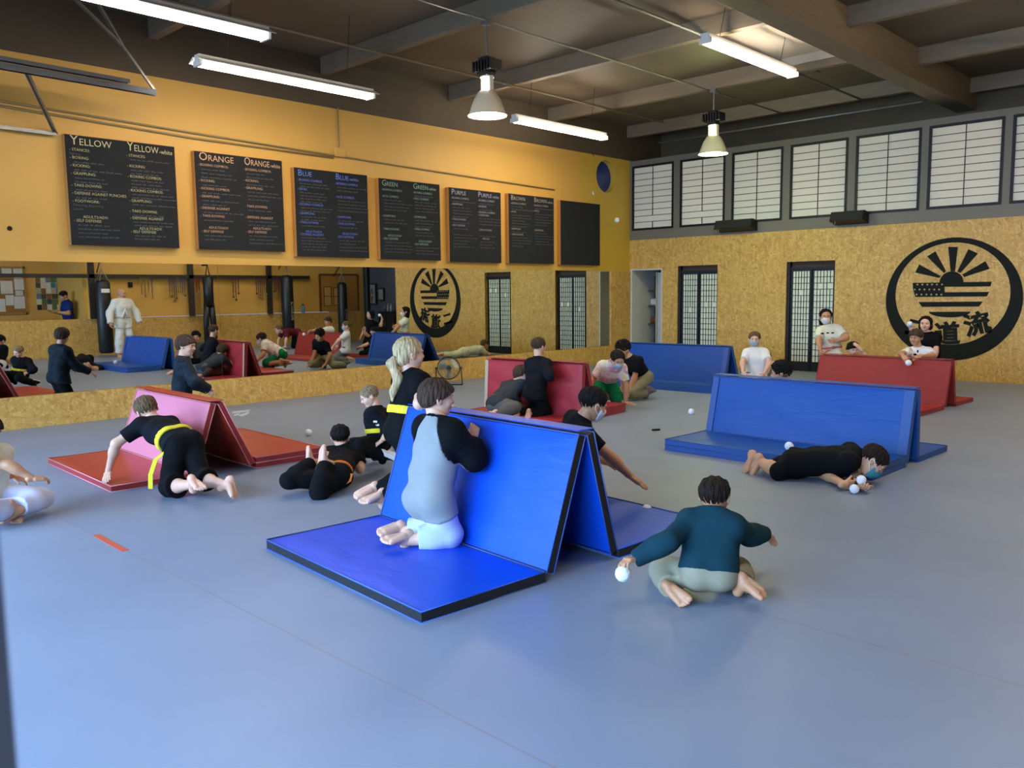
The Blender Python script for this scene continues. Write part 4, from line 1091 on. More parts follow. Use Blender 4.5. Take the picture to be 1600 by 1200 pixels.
class Field:
    """list of primitives blended with a smooth minimum"""
    def __init__(self, h): self.p = []; self.h = h
    def cone(self, a, b, r1, r2=None, k=0.02, cut=(), sub=False):
        a, b = np.array(a, float), np.array(b, float); r2 = r1 if r2 is None else r2
        R = max(r1, r2)
        self.p.append(('c', (a, b, r1, r2), np.minimum(a, b) - R, np.maximum(a, b) + R, k, cut, sub)); return self
    def ell(self, c, R, rad, k=0.02, cut=(), sub=False):
        c = np.array(c, float); R = np.array(R, float); rad = np.array(rad, float)
        e = np.abs(R.T) @ rad
        self.p.append(('e', (c, R, rad), c - e, c + e, k, cut, sub)); return self
    def box(self, c, R, half, r=0.005, k=0.01, cut=(), sub=False):
        c = np.array(c, float); R = np.array(R, float); half = np.array(half, float)
        e = np.abs(R.T) @ half + r
        self.p.append(('b', (c, R, half, r), c - e, c + e, k, cut, sub)); return self
    def mesh(self, inflate=0.0, slab=None, wrinkle=0.0, wfreq=22.0, seed=0, noisef=None):
        """-> vertices, quads. slab: list of (point, normal) half-spaces kept (negative side)"""
        h = self.h
        lo = np.min([q[2] for q in self.p if not q[6]], 0) - 3 * h - inflate - wrinkle
        hi = np.max([q[3] for q in self.p if not q[6]], 0) + 3 * h + inflate + wrinkle
        n = np.ceil((hi - lo) / h).astype(int) + 1
        D = np.full(n, 0.2, np.float32)
        for ty, pr, blo, bhi, k, cut, sub in self.p:
            m = k + inflate + wrinkle + 2.5 * h
            i0 = np.clip(np.floor((blo - m - lo) / h).astype(int), 0, n - 1); i1 = np.clip(np.ceil((bhi + m - lo) / h).astype(int) + 1, 1, n)
            if np.any(i1 <= i0): continue
            X = [lo[a] + h * np.arange(i0[a], i1[a]) for a in range(3)]
            P = np.stack(np.meshgrid(*X, indexing='ij'), -1).astype(np.float32)
            if ty == 'c':
                a, b, r1, r2 = pr; ba = b - a; L2 = ba @ ba + 1e-12
                t = np.clip(((P - a) @ ba) / L2, 0, 1)
                d = np.linalg.norm(P - a - t[..., None] * ba, axis=-1) - (r1 + (r2 - r1) * t)
            elif ty == 'e':
                c, R, rad = pr; q = (P - c) @ R.T
                k0 = np.linalg.norm(q / rad, axis=-1); k1 = np.linalg.norm(q / (rad * rad), axis=-1) + 1e-9
                d = k0 * (k0 - 1) / k1
            else:
                c, R, half, r = pr; q = np.abs((P - c) @ R.T) - half
                d = np.linalg.norm(np.maximum(q, 0), axis=-1) + np.minimum(q.max(-1), 0) - r
            for cp, cn in cut: d = np.maximum(d, (P - cp) @ cn)
            S = tuple(slice(i0[a], i1[a]) for a in range(3)); A = D[S]
            if sub:
                d = -d; hh = np.maximum(k - np.abs(A - d), 0) / k; D[S] = np.maximum(A, d) + hh * hh * k * 0.25
            else:
                hh = np.maximum(k - np.abs(A - d), 0) / k; D[S] = np.minimum(A, d) - hh * hh * k * 0.25
        D = D - inflate
        X = [lo[a] + h * np.arange(n[a]) for a in range(3)]
        if wrinkle or noisef or slab:
            P = np.stack(np.meshgrid(*X, indexing='ij'), -1)
            if wrinkle:
                rg_ = np.random.RandomState(seed); W_ = 0
                for o in range(4):
                    d1 = rg_.normal(size=3); d1 /= np.linalg.norm(d1); d2 = rg_.normal(size=3)
                    fr = wfreq * (0.6 + 0.5 * o)
                    W_ = W_ + np.sin(P @ d1 * fr + 1.7 * np.sin(P @ d2 * 6 + o)) / (1 + 0.5 * o)
                D = D + wrinkle * 0.5 * W_.astype(np.float32)
            if noisef is not None: D = D + noisef(P)
            for cp, cn in (slab or ()): D = np.maximum(D, (P - cp) @ cn)
        return surface_nets(D, lo, h)

def surface_nets(D, lo, h):
    ins = D < 0
    n = np.array(D.shape)
    c = [D[i:n[0] - 1 + i, j:n[1] - 1 + j, k:n[2] - 1 + k] for i in (0, 1) for j in (0, 1) for k in (0, 1)]
    s = [q < 0 for q in c]
    cnt = sum(q.astype(np.int8) for q in s)
    act = (cnt > 0) & (cnt < 8)
    idx = np.full(act.shape, -1, np.int64); ii = np.argwhere(act); idx[act] = np.arange(len(ii))
    if len(ii) == 0: return np.zeros((0, 3)), []
    cv = np.stack([q[act] for q in c], 1)
    corners = np.array([(i, j, k) for i in (0, 1) for j in (0, 1) for k in (0, 1)], float)
    acc = np.zeros((len(ii), 3)); wt = np.zeros(len(ii))
    for a in range(8):
        for b in range(a + 1, 8):
            if np.abs(corners[a] - corners[b]).sum() == 1:
                va, vb = cv[:, a], cv[:, b]; m = (va < 0) != (vb < 0)
                t = np.where(m, va / np.where(m, va - vb, 1), 0)
                acc += np.where(m[:, None], corners[a] + t[:, None] * (corners[b] - corners[a]), 0); wt += m
    V = lo + h * (ii + acc / wt[:, None])
    F = []
    for ax in range(3):
        o = [0, 0, 0]; o[ax] = 1
        A = ins[:n[0] - o[0], :n[1] - o[1], :n[2] - o[2]]; B = ins[o[0]:, o[1]:, o[2]:]
        e = np.argwhere(A != B)
        u, v = (ax + 1) % 3, (ax + 2) % 3
        e = e[(e[:, u] > 0) & (e[:, v] > 0) & (e[:, u] < n[u] - 1) & (e[:, v] < n[v] - 1)]
        if not len(e): continue
        def at(du, dv):
            q = e.copy(); q[:, u] += du; q[:, v] += dv; return idx[q[:, 0], q[:, 1], q[:, 2]]
        q = np.stack([at(-1, -1), at(0, -1), at(0, 0), at(-1, 0)], 1)
        fl = ~A[e[:, 0], e[:, 1], e[:, 2]]
        q[fl] = q[fl][:, ::-1]
        F.append(q)
    F = np.concatenate(F)
    F = F[(F >= 0).all(1)]
    return V, F

class Acc:
    def __init__(self): self.V = []; self.F = []; self.M = []; self.n = 0
    def add(self, vf, mi=0):
        V, F = vf
        if len(V) == 0: return
        self.V.append(np.asarray(V, float)); self.F.append(np.asarray(F) + self.n); self.M.append(np.full(len(F), mi)); self.n += len(V)
    def build(self, name, mats, parent, smooth_it=1, label=None):
        V = np.concatenate(self.V) - np.array(wloc(parent)); F = np.concatenate(self.F); Mi = np.concatenate(self.M)
        me = bpy.data.meshes.new(name)
        me.vertices.add(len(V)); me.vertices.foreach_set('co', V.astype(np.float32).ravel())
        me.loops.add(F.size); me.loops.foreach_set('vertex_index', F.astype(np.int32).ravel())
        me.polygons.add(len(F)); me.polygons.foreach_set('loop_start', np.arange(0, F.size, 4, dtype=np.int32))
        me.polygons.foreach_set('material_index', Mi.astype(np.int32)); me.polygons.foreach_set('use_smooth', [True] * len(F))
        me.update(); me.validate()
        for m in (mats if isinstance(mats, (list, tuple)) else [mats]): me.materials.append(m)
        o = bpy.data.objects.new(name, me); COL.objects.link(o); o.parent = parent
        if smooth_it:
            md = o.modifiers.new('relax', 'SMOOTH'); md.factor = 0.5; md.iterations = smooth_it
        if label: o['label'] = label
        return o

def skin(name, c):
    m = mat('skin_' + name, c, 0.5, bump=0.06, bscale=150, var=0.06, vscale=14)
    b = m.node_tree.nodes['Principled BSDF']
    b.inputs['Subsurface Weight'].default_value = 0.06; b.inputs['Subsurface Radius'].default_value = (0.02, 0.008, 0.004)
    return m
def cloth(name, c, var=0.05, bump=0.12):
    return mat('cloth_' + name, c, 0.88, bump=bump, bscale=260, var=var, vscale=9, spec=0.12)
def hairm(name, c):
    return mat('hair_' + name, c, 0.6, bump=0.9, bscale=110, var=0.35, vscale=80, stretch=(1, 1, 0.1), spec=0.15)
def patterned(name, cols, scale):
    if name in MATS: return MATS[name]
    m = bpy.data.materials.new(name); m.use_nodes = True; nt = m.node_tree; b = nt.nodes['Principled BSDF']
    b.inputs['Roughness'].default_value = 0.85; b.inputs['Specular IOR Level'].default_value = 0.2
    tc = nt.nodes.new('ShaderNodeTexCoord'); n = nt.nodes.new('ShaderNodeTexNoise'); n.inputs['Scale'].default_value = scale; n.inputs['Detail'].default_value = 2; n.inputs['Distortion'].default_value = 1.2
    nt.links.new(tc.outputs['Object'], n.inputs['Vector'])
    r = nt.nodes.new('ShaderNodeValToRGB'); e = r.color_ramp.elements
    e[0].position = 0.3; e[0].color = lin(cols[0]); e[1].position = 0.7; e[1].color = lin(cols[-1])
    for i, c in enumerate(cols[1:-1]):
        x = e.new(0.3 + 0.4 * (i + 1) / (len(cols) - 1)); x.color = lin(c)
    nt.links.new(n.outputs['Fac'], r.inputs['Fac']); nt.links.new(r.outputs['Color'], b.inputs['Base Color'])
    MATS[name] = m; return m
EYEW = mat('eye_white', 'e6e2dc', 0.3); EYEI = mat('eye_iris', '2c1a10', 0.2); LIP = mat('lip', 'a8675c', 0.5)
FINE = 1.0

def basis(f, u):
    f = unit(f); u = np.array(u, float); r = unit(np.cross(f, u)); u = np.cross(r, f)
    return np.stack([r, f, u])

def head_field(c, R, s, h):
    T = lambda x, y, z: c + (np.array([x, y, z]) * s) @ R
    q = Field(h)
    q.ell(T(0, -0.06, 0.13), R, np.array([0.365, 0.44, 0.37]) * s, k=0.05 * s)
    q.ell(T(0, 0.07, -0.15), R, np.array([0.285, 0.315, 0.31]) * s, k=0.14 * s)
    q.ell(T(0, 0.17, -0.36), R, np.array([0.155, 0.165, 0.12]) * s, k=0.14 * s)
    for sx in (-1, 1):
        q.ell(T(0.165 * sx, 0.25, -0.13), R, np.array([0.11, 0.11, 0.12]) * s, k=0.08 * s)
        q.ell(T(0.135 * sx, 0.42, 0.0), R, np.array([0.095, 0.09, 0.06]) * s, k=0.07 * s, sub=True)
        q.cone(T(0.07 * sx, 0.37, 0.085), T(0.20 * sx, 0.335, 0.085), 0.04 * s, 0.035 * s, k=0.05 * s)
        er = basis(R[1] * 0.25 + R[0] * sx * 0.95, R[2] + R[1] * -0.15)
        q.ell(T(0.365 * sx, -0.035, -0.04), er, np.array([0.085, 0.035, 0.13]) * s, k=0.03 * s)
        q.ell(T(0.40 * sx, -0.02, -0.03), er, np.array([0.05, 0.025, 0.08]) * s, k=0.02 * s, sub=True)
    q.cone(T(0, 0.365, 0.05), T(0, 0.44, -0.10), 0.035 * s, 0.05 * s, k=0.04 * s)
    for sx in (-1, 1): q.ell(T(0.048 * sx, 0.39, -0.115), R, np.array([0.035, 0.04, 0.03]) * s, k=0.025 * s)
    return q, T

def add_face(acc, T, R, s, h, brow=True):
    for sx in (-1, 1):
        e = Field(h * 0.7); e.ell(T(0.14 * sx, 0.305, 0.0), R, np.array([0.07, 0.06, 0.038]) * s); acc.add(e.mesh(), 1)
        e = Field(h * 0.6); e.ell(T(0.138 * sx, 0.352, -0.002), R, np.array([0.032, 0.022, 0.034]) * s); acc.add(e.mesh(), 2)
        e = Field(h * 0.6); e.cone(T(0.07 * sx, 0.405, 0.085), T(0.21 * sx, 0.36, 0.09), 0.02 * s, 0.014 * s); acc.add(e.mesh(), 4)
    e = Field(h * 0.7)
    e.cone(T(-0.085, 0.352, -0.235), T(0, 0.385, -0.228), 0.018 * s, 0.024 * s, k=0.01); e.cone(T(0.085, 0.352, -0.235), T(0, 0.385, -0.228), 0.018 * s, 0.024 * s, k=0.01)
    e.cone(T(-0.055, 0.358, -0.262), T(0.055, 0.358, -0.262), 0.024 * s, k=0.01); acc.add(e.mesh(), 3)

def hair_mesh(style, c, R, s, h, seed):
    T = lambda x, y, z: c + (np.array([x, y, z]) * s) @ R
    q = Field(h)
    A, B = R[1], R[2]
    rg_ = np.random.RandomState(seed)
    ph = rg_.uniform(0, 6, 6)
    def strands(P):
        L = (P - c) @ R.T / s
        th = np.arctan2(L[..., 0], L[..., 1] + 0.06); 
        w = 0.008 * np.sin(th * 47 + 11 * L[..., 2] + ph[3]) + 0.010 * np.sin(th * 26 + 6 * L[..., 2] + ph[0]) + 0.010 * np.sin(th * 15 - 9 * L[..., 2] + ph[1]) + 0.012 * np.sin(L[..., 0] * 30 + L[..., 1] * 9 + ph[2]) * (L[..., 2] > 0.25)
        if style == 'curly':
            w = 0.055 * (np.sin(L[..., 0] * 38 + ph[0]) * np.sin(L[..., 1] * 36 + ph[1]) + np.sin(L[..., 2] * 37 + ph[2]) * np.sin(L[..., 0] * 29 + ph[3]))
        return (w * s).astype(np.float32)
    if style == 'crop':        # short all round, clear nape and ears
        q.ell(T(0, -0.07, 0.155), R, np.array([0.395, 0.465, 0.385]) * s)
        slab = [(T(0, 0.345, 0.25), unit(A * 0.9 + B * -0.45)), (T(0, -0.30, -0.20), unit(-B + A * 0.30))]
    elif style == 'curly':
        q.ell(T(0, -0.06, 0.21), R, np.array([0.43, 0.49, 0.42]) * s)
        slab = [(T(0, 0.36, 0.24), unit(A * 0.9 + B * -0.45)), (T(0, -0.25, -0.20), unit(-B + A * 0.28))]
    elif style == 'mop':       # fuller, fringe over the forehead, over the ears
        q.ell(T(0, -0.05, 0.16), R, np.array([0.43, 0.485, 0.40]) * s, k=0.05 * s)
        q.ell(T(0, -0.22, -0.02), R, np.array([0.385, 0.30, 0.30]) * s, k=0.1 * s)
        q.ell(T(0, 0.29, 0.20), R, np.array([0.29, 0.15, 0.12]) * s, k=0.1 * s)
        slab = [(T(0, 0.25, 0.09), unit(A * 0.55 - B * 0.9)), (T(0, -0.2, -0.25), unit(-B + A * 0.12))]
    elif style == 'pony':      # pulled back with a tail at the nape
        q.ell(T(0, -0.06, 0.14), R, np.array([0.39, 0.465, 0.395]) * s, k=0.03 * s)
        q.ell(T(0, -0.25, -0.12), R, np.array([0.30, 0.24, 0.26]) * s, k=0.08 * s)
        slab = [(T(0, 0.27, 0.20), unit(A - B * 0.55)), (T(0, -0.1, -0.36), unit(-B + A * 0.45))]
    elif style == 'bob':       # chin-length
        q.ell(T(0, -0.06, 0.14), R, np.array([0.42, 0.475, 0.40]) * s, k=0.04 * s)
        q.ell(T(0, -0.15, -0.18), R, np.array([0.44, 0.34, 0.36]) * s, k=0.1 * s)
        slab = [(T(0.0, 0.26, 0.22), unit(A - B * 0.35)), (T(0, -0.1, -0.46), -B)]
    elif style == 'long':
        q.ell(T(0, -0.06, 0.14), R, np.array([0.41, 0.47, 0.40]) * s, k=0.04 * s)
        q.ell(T(0, -0.2, -0.22), R, np.array([0.38, 0.28, 0.5]) * s, k=0.1 * s)
        slab = [(T(0.0, 0.25, 0.22), unit(A - B * 0.35)), (T(0, -0.1, -0.78), -B)]
    elif style == 'bald':
        q.ell(T(0, -0.09, 0.02), R, np.array([0.383, 0.43, 0.25]) * s)
        slab = [(T(0, -0.02, 0.0), unit(A + B * 0.15)), (T(0, 0, 0.12), unit(B)), (T(0, -0.3, -0.2), -B)]
    return q.mesh(slab=slab, noisef=strands)

def mask_mesh(c, R, s, h):
    T = lambda x, y, z: c + (np.array([x, y, z]) * s) @ R
    q = Field(h)
    q.ell(T(0, 0.10, -0.17), R, np.array([0.315, 0.36, 0.30]) * s, k=0.1 * s)
    q.ell(T(0, 0.30, -0.14), R, np.array([0.14, 0.19, 0.14]) * s, k=0.1 * s)
    q.ell(T(0, 0.20, -0.36), R, np.array([0.17, 0.19, 0.12]) * s, k=0.1 * s)
    A, B, Rt = R[1], R[2], R[0]
    V = q.mesh(slab=[(T(0, 0.30, -0.055), unit(B + A * 0.05)), (T(0, 0.16, 0), -A), (T(0, 0.3, -0.47), unit(-B))])
    lp = Field(h)
    for sx in (-1, 1):
        lp.cone(T(0.30 * sx, 0.18, -0.09), T(0.385 * sx, -0.02, 0.03), 0.014 * s, k=0.004); lp.cone(T(0.29 * sx, 0.16, -0.30), T(0.385 * sx, -0.06, -0.13), 0.014 * s, k=0.004)
        lp.cone(T(0.385 * sx, -0.02, 0.03), T(0.40 * sx, -0.10, -0.03), 0.014 * s, k=0.004); lp.cone(T(0.40 * sx, -0.10, -0.03), T(0.385 * sx, -0.06, -0.13), 0.014 * s, k=0.004)
    return V, lp.mesh()

def hand_field(w, d, pn, side, L, h, curl=0.35, spread=1.0):
    """wrist w, finger direction d, palm normal pn (out of the palm), side +1 = thumb towards d x pn"""
    d = unit(d); pn = unit(pn - d * (np.array(pn) @ d)); x = np.cross(d, pn) * side   # x points to the thumb side
    R = np.stack([x, d, pn])
    T = lambda a, b, c: w + (np.array([a, b, c]) * L) @ R
    q = Field(h)
    q.cone(T(0, -0.22, 0), T(0, 0.04, 0), 0.17 * L, 0.15 * L, k=0.05 * L)
    q.box(T(0.0, 0.27, 0.0), R, np.array([0.17, 0.20, 0.045]) * L, 0.05 * L, k=0.08 * L)
    for i, (bx_, ln) in enumerate(((0.155, 0.42), (0.052, 0.47), (-0.052, 0.43), (-0.15, 0.33))):
        c0 = curl * (0.75 + 0.16 * i)
        p = T(bx_, 0.47, 0.0); dirx = bx_ * 0.35 * spread; r = 0.062 - 0.003 * i
        a = 0.0
        for seg, fr in ((0, 0.45), (1, 0.32), (2, 0.23)):
            a += c0 * (0.9 if seg == 0 else 1.0)
            v = np.array([dirx * (1 if seg == 0 else 0.4), math.cos(a), math.sin(a)]); v /= np.linalg.norm(v)
            p2 = p + (v * ln * fr * L) @ R
            q.cone(p, p2, r * L, (r - 0.006) * L, k=0.012 * L); p = p2; r -= 0.005
    b = T(0.15, 0.10, 0.02); m1 = T(0.30, 0.32, 0.09); m2 = T(0.35, 0.50, 0.12 + 0.15 * curl)
    q.cone(b, m1, 0.085 * L, 0.066 * L, k=0.06 * L); q.cone(m1, m2, 0.064 * L, 0.05 * L, k=0.015 * L)
    return q

def foot_field(a, d, sole, L, h, side=1):
    """ankle a, toe direction d, sole normal (out of the sole); big toe on the d x sole side given by sole handedness"""
    d = unit(d); sole = np.array(sole, float); sole = unit(sole - d * (sole @ d)); x = np.cross(d, sole) * side
    R = np.stack([x, d, sole])
    T = lambda p, q_, s_: a + (np.array([p, q_, s_]) * L) @ R
    q = Field(h); cut = [(T(0, 0, 0.33), sole)]
    q.cone(T(0, 0, -0.25), T(0, -0.02, 0.05), 0.145 * L, 0.15 * L, k=0.06 * L)
    q.ell(T(0, -0.13, 0.15), R, np.array([0.15, 0.19, 0.18]) * L, k=0.08 * L)
    q.cone(T(0, 0.0, 0.06), T(0.02, 0.42, 0.20), 0.16 * L, 0.10 * L, k=0.08 * L)
    q.cone(T(-0.07, 0.05, 0.2), T(-0.12, 0.44, 0.25), 0.11 * L, 0.085 * L, k=0.07 * L)
    q.cone(T(0.09, 0.10, 0.17), T(0.12, 0.46, 0.235), 0.09 * L, 0.105 * L, k=0.07 * L)
    for i, (tx, ty, r) in enumerate(((0.145, 0.62, 0.072), (0.04, 0.645, 0.052), (-0.04, 0.62, 0.05), (-0.11, 0.585, 0.047), (-0.17, 0.53, 0.045))):
        q.cone(T(tx * 0.92, 0.46, 0.235), T(tx, ty - 0.02, 0.265), (r + 0.012) * L, r * L, k=0.018 * L)
    return q

class Fig:
    def __init__(self, label, H, D0, sk, name='person', group=None, adult=False):
        self.label, self.H, self.D0, self.sk, self.name = label, H, D0, sk, name
        self.J = {}; self.L = dict(ua=0.175 * H, fa=0.145 * H, th=0.235 * H, sh=0.235 * H)
        self.hs = (0.140 if adult else 0.166) * H; self.adult = adult
    def P(self, v, parent=None, L=None):
        """(px, py, depth offset) | (px, py, '+'/'-') limb reaching away from / towards the camera | (px, py, ('z', h)) | world array"""
        if isinstance(v, np.ndarray): return v
        px, py, k = v
        if isinstance(k, tuple): return atZ(px, py, k[1])
        if isinstance(k, str):
            d = ray(px, py); o = CP - parent
            a, b, c = d @ d, 2 * d @ o, o @ o - L * L; disc = b * b - 4 * a * c
            if disc <= 0:
                Q = CP + d * (-b / (2 * a)); return parent + unit(Q - parent) * L
            t = (-b + (1 if k == '+' else -1) * math.sqrt(disc)) / (2 * a)
            return CP + d * t
        return atD(px, py, self.D0 + k)
    def pose(self, pel, nek, hed, latp, lats, arms, legs, rel=False):
        J, H = self.J, self.H
        W_ = (lambda v: rau(v)) if not rel else (lambda v: np.array(v, float))
        J['pel'], J['nek'], J['hed'] = self.P(pel), self.P(nek), self.P(hed)
        lp, ls = unit(W_(latp)), unit(W_(lats))
        sp = unit(J['nek'] - J['pel']); self.sp = sp
        lp = unit(lp - sp * (lp @ sp) * 0.8); ls = unit(ls - sp * (ls @ sp))
        self.lp, self.ls = lp, ls; self.fw = unit(np.cross(sp, ls))   # up x right = forward
        sw = (0.090 if not self.adult else 0.100) * H
        for s, n in ((1, 'R'), (-1, 'L')):
            J['hip' + n] = J['pel'] + lp * s * 0.044 * H - sp * 0.01 * H
            J['sho' + n] = J['nek'] + ls * s * sw - sp * 0.035 * H
            a = arms[n]
            J['elb' + n] = self.P(a[0], J['sho' + n], self.L['ua']); J['wri' + n] = self.P(a[1], J['elb' + n], self.L['fa'])
            hd = a[2]
            if isinstance(hd, tuple) and len(hd) == 3 and abs(hd[0]) > 3:   # fingertip pixel
                tp = self.P(hd, J['wri' + n], 0.105 * H); J['hd' + n] = unit(tp - J['wri' + n])
            else: J['hd' + n] = unit(W_(hd))
            J['pn' + n] = unit(W_(a[3])); J['curl' + n] = a[4] if len(a) > 4 else 0.35
            g = legs[n]
            J['kne' + n] = self.P(g[0], J['hip' + n], self.L['th']); J['ank' + n] = self.P(g[1], J['kne' + n], self.L['sh'])
            J['ft' + n] = unit(W_(g[2])); J['so' + n] = unit(W_(g[3]))
        return self
    def torso(self, q, cut=()):
        J, H = self.J, self.H; lp, ls, sp, fw = self.lp, self.ls, self.sp, self.fw
        pel, nek = J['pel'], J['nek']; L = np.linalg.norm(nek - pel)
        che = pel + sp * L * 0.66 + fw * 0.012 * H; wai = pel + sp * L * 0.33
        self.che, self.wai = che, wai
        bk = -unit(np.cross(sp, lp))
        q.cone(J['hipL'], J['hipR'], 0.056 * H, k=0.05, cut=cut)
        for n in 'LR': q.ell(J['hip' + n] + bk * 0.015 * H - sp * 0.005 * H, np.eye(3), np.full(3, 0.050 * H), k=0.05, cut=cut)
        m = unit(lp + ls)
        for s in (-1, 1):
            q.cone(pel + lp * s * 0.038 * H, wai + m * s * 0.036 * H, 0.056 * H, 0.055 * H, k=0.05, cut=cut)
            q.cone(wai + m * s * 0.036 * H, che + ls * s * 0.040 * H, 0.055 * H, 0.058 * H, k=0.05, cut=cut)
        q.cone(che - ls * 0.042 * H, che + ls * 0.042 * H, 0.058 * H, k=0.05, cut=cut)
        q.cone(J['shoL'], J['shoR'], 0.036 * H, k=0.045)
        q.cone(nek - sp * 0.03 * H, che, 0.045 * H, 0.052 * H, k=0.05)
        for n in 'LR': q.cone(nek + sp * 0.004 * H, J['sho' + n], 0.031 * H, 0.033 * H, k=0.04)
        return q
    def arm(self, q, n, g=0.0, upto=2.0, k=0.03):
        J, H = self.J, self.H; s, e, w = J['sho' + n], J['elb' + n], J['wri' + n]
        r = 0.033
        a = min(upto, 1.0)
        E = s + (e - s) * a; d = unit(e - s)
        cut = [] if upto >= 1 else [(E, d)]
        q.cone(s, s + (e - s) * min(1.0, a + 0.12), r * H + g, (r - 0.006) * H + g, k=k, cut=cut)
        if upto > 1:
            b = min(upto - 1, 1.0); Wp = e + (w - e) * b; d = unit(w - e)
            q.cone(e, e + (w - e) * 0.3, (r - 0.006) * H + g, (r - 0.006) * H + g, k=k, cut=[(Wp, d)] if g else [])
            q.cone(e + (w - e) * 0.25, e + (w - e) * min(1, b + 0.08), (r - 0.006) * H + g, (r - 0.008 - 0.007 * b) * H + g, k=k, cut=[(Wp, d)] if g else [])
        return q
    def leg(self, q, n, g=0.0, upto=2.0, k=0.03, flare=0.0):
        J, H = self.J, self.H; a, b, c = J['hip' + n], J['kne' + n], J['ank' + n]
        t = min(upto, 1.0); d = unit(b - a); E = a + (b - a) * t
        q.cone(a, a + (b - a) * min(1, t + 0.1), 0.054 * H + g, (0.054 - 0.016 * t) * H + g + flare * 0.5, k=k, cut=[(E, d)] if upto < 1 else [])
        if upto > 1:
            t = min(upto - 1, 1.0); d = unit(c - b); E = b + (c - b) * t
            q.cone(b, b + (c - b) * 0.35, 0.037 * H + g + flare * 0.5, 0.037 * H + g + flare * 0.7, k=k, cut=[(E, d)])
            q.cone(b + (c - b) * 0.3, b + (c - b) * min(1, t + 0.05), 0.037 * H + g + flare * 0.7, (0.036 - 0.013 * t) * H + g + flare, k=k, cut=[(E, d)] if g else [])
        return q
    def build(self, face, up, hair, hcol, top, bottom, mask=None, belt=None, shoes=None, tails=(), sole=True, seed=1, h=0.011, hh=0.0055):
        fh = 0.0038 if hh <= 0.005 else 0.0055
        J, H, sk = self.J, self.H, self.sk
        s = self.hs; R = basis(rau(face) if not getattr(self, 'relw', False) else face, rau(up) if not getattr(self, 'relw', False) else up)
        base = np.min([J['pel'], J['ankL'], J['ankR'], J['kneL'], J['kneR']], 0)
        t = thing(self.name, self.label, 'person', (J['pel'][0], J['pel'][1], max(0.0, base[2] - 0.06)))
        self.t, self.R = t, R
        hc = hairm(hcol[0], hcol[1])
        acc = Acc()
        q = Field(h); self.torso(q)
        for n in 'LR':
            self.arm(q, n); self.leg(q, n)
        q.cone(J['nek'] - self.sp * 0.02 * H, J['hed'] + (np.array([0, -0.1, -0.25]) * s) @ R, 0.044 * H, 0.036 * H, k=0.03)
        acc.add(q.mesh(), 0)
        hq, T = head_field(J['hed'], R, s, hh); acc.add(hq.mesh(), 0); add_face(acc, T, R, s, hh)
        for n, sd in (('R', 1), ('L', -1)):
            acc.add(hand_field(J['wri' + n], J['hd' + n], J['pn' + n], sd, 0.108 * H, 0.0042 * FINE, J['curl' + n]).mesh(), 0)
            if not shoes: acc.add(foot_field(J['ank' + n], J['ft' + n], J['so' + n], 0.155 * H, fh, sd).mesh(), 0)
        acc.build('body', [sk, EYEW, EYEI, LIP, hc], t, 1)
        a = Acc(); a.add(hair_mesh(hair, J['hed'], R, s, hh, seed)); a.build('hair', hc, t, 1)
        # clothes
        self.hb = getattr(self, 'hem', 0.02)
        tm, kind, = top[0], top[1]
        up_ = {'tee': 0.62, 'long': 1.97, 'tank': 0.12, 'mid': 1.55}[kind]
        ease = top[2] if len(top) > 2 else 0.014
        hemd = getattr(self, 'hemdrop', 0.05)
        hcut = [(J['pel'] - self.sp * hemd * H, -self.sp)]
        rag = len(top) > 3
        q = Field(h * 0.9); self.torso(q, hcut)
        for n in 'LR':
            self.arm(q, n, g=0.004 if kind == 'long' else 0.009, upto=up_)
            ths = unit(J['kne' + n] - J['hip' + n])
            if ths @ self.sp < -0.3:
                E = J['hip' + n] + ths * 0.075 * H
                q.cone(J['hip' + n], E + ths * 0.03, 0.060 * H, 0.056 * H, k=0.03, cut=[(E, ths)] + hcut)
        self.shirt = (q, ease, seed)
        def rplane(sx): return (J['nek'] + self.ls * sx * 0.050 * H, unit(self.ls * sx + self.sp * 0.42))
        nm_ = {'tee': 'tee_shirt', 'long': 'long_sleeve_shirt', 'tank': 'tank_top', 'mid': 'shirt'}[kind]
        neck = (J['nek'] + self.sp * 0.036 * H, unit(self.sp + self.fw * 0.1))
        a = Acc(); a.add(q.mesh(inflate=ease, slab=[neck] + ([rplane(-1), rplane(1)] if rag else []), wrinkle=0.006, wfreq=24, seed=seed))
        a.build(nm_, tm, t, 1)
        if rag:
            for sx in (-1, 1):
                pc, pn_ = rplane(sx)
                a = Acc(); a.add(q.mesh(inflate=ease + 0.0015, slab=[neck, (pc, -pn_)], wrinkle=0.006, wfreq=24, seed=seed)); a.build('sleeve', top[3], t, 1)
            q = Field(h * 0.7)
            ring = [J['nek'] + self.sp * 0.016 * H + (self.ls * math.cos(x) * 0.054 * H + self.fw * (math.sin(x) * 0.052 * H)) - self.sp * 0.014 * H * math.sin(x) for x in np.linspace(0, 2 * math.pi, 15)[:-1]]
            for i in range(14): q.cone(ring[i], ring[(i + 1) % 14], 0.012, k=0.004)
            a = Acc(); a.add(q.mesh()); a.build('collar', top[3], t, 1)
        bm_, bk = bottom[0], bottom[1]
        upb = bottom[2] if len(bottom) > 2 else {'pants': 1.93, 'shorts': 1.02, 'capri': 1.45}[bk]
        fl = bottom[3] if len(bottom) > 3 else (0.012 if bk == 'shorts' else 0.006)
        q = Field(h * 0.9); wc = [(J['pel'] + self.sp * 0.045 * H, self.sp)]
        q.cone(J['hipL'], J['hipR'], 0.056 * H, k=0.05, cut=wc)
        bk_ = -unit(np.cross(self.sp, self.lp))
        for n in 'LR': q.ell(J['hip' + n] + bk_ * 0.015 * H, np.eye(3), np.full(3, 0.050 * H), k=0.05, cut=wc)
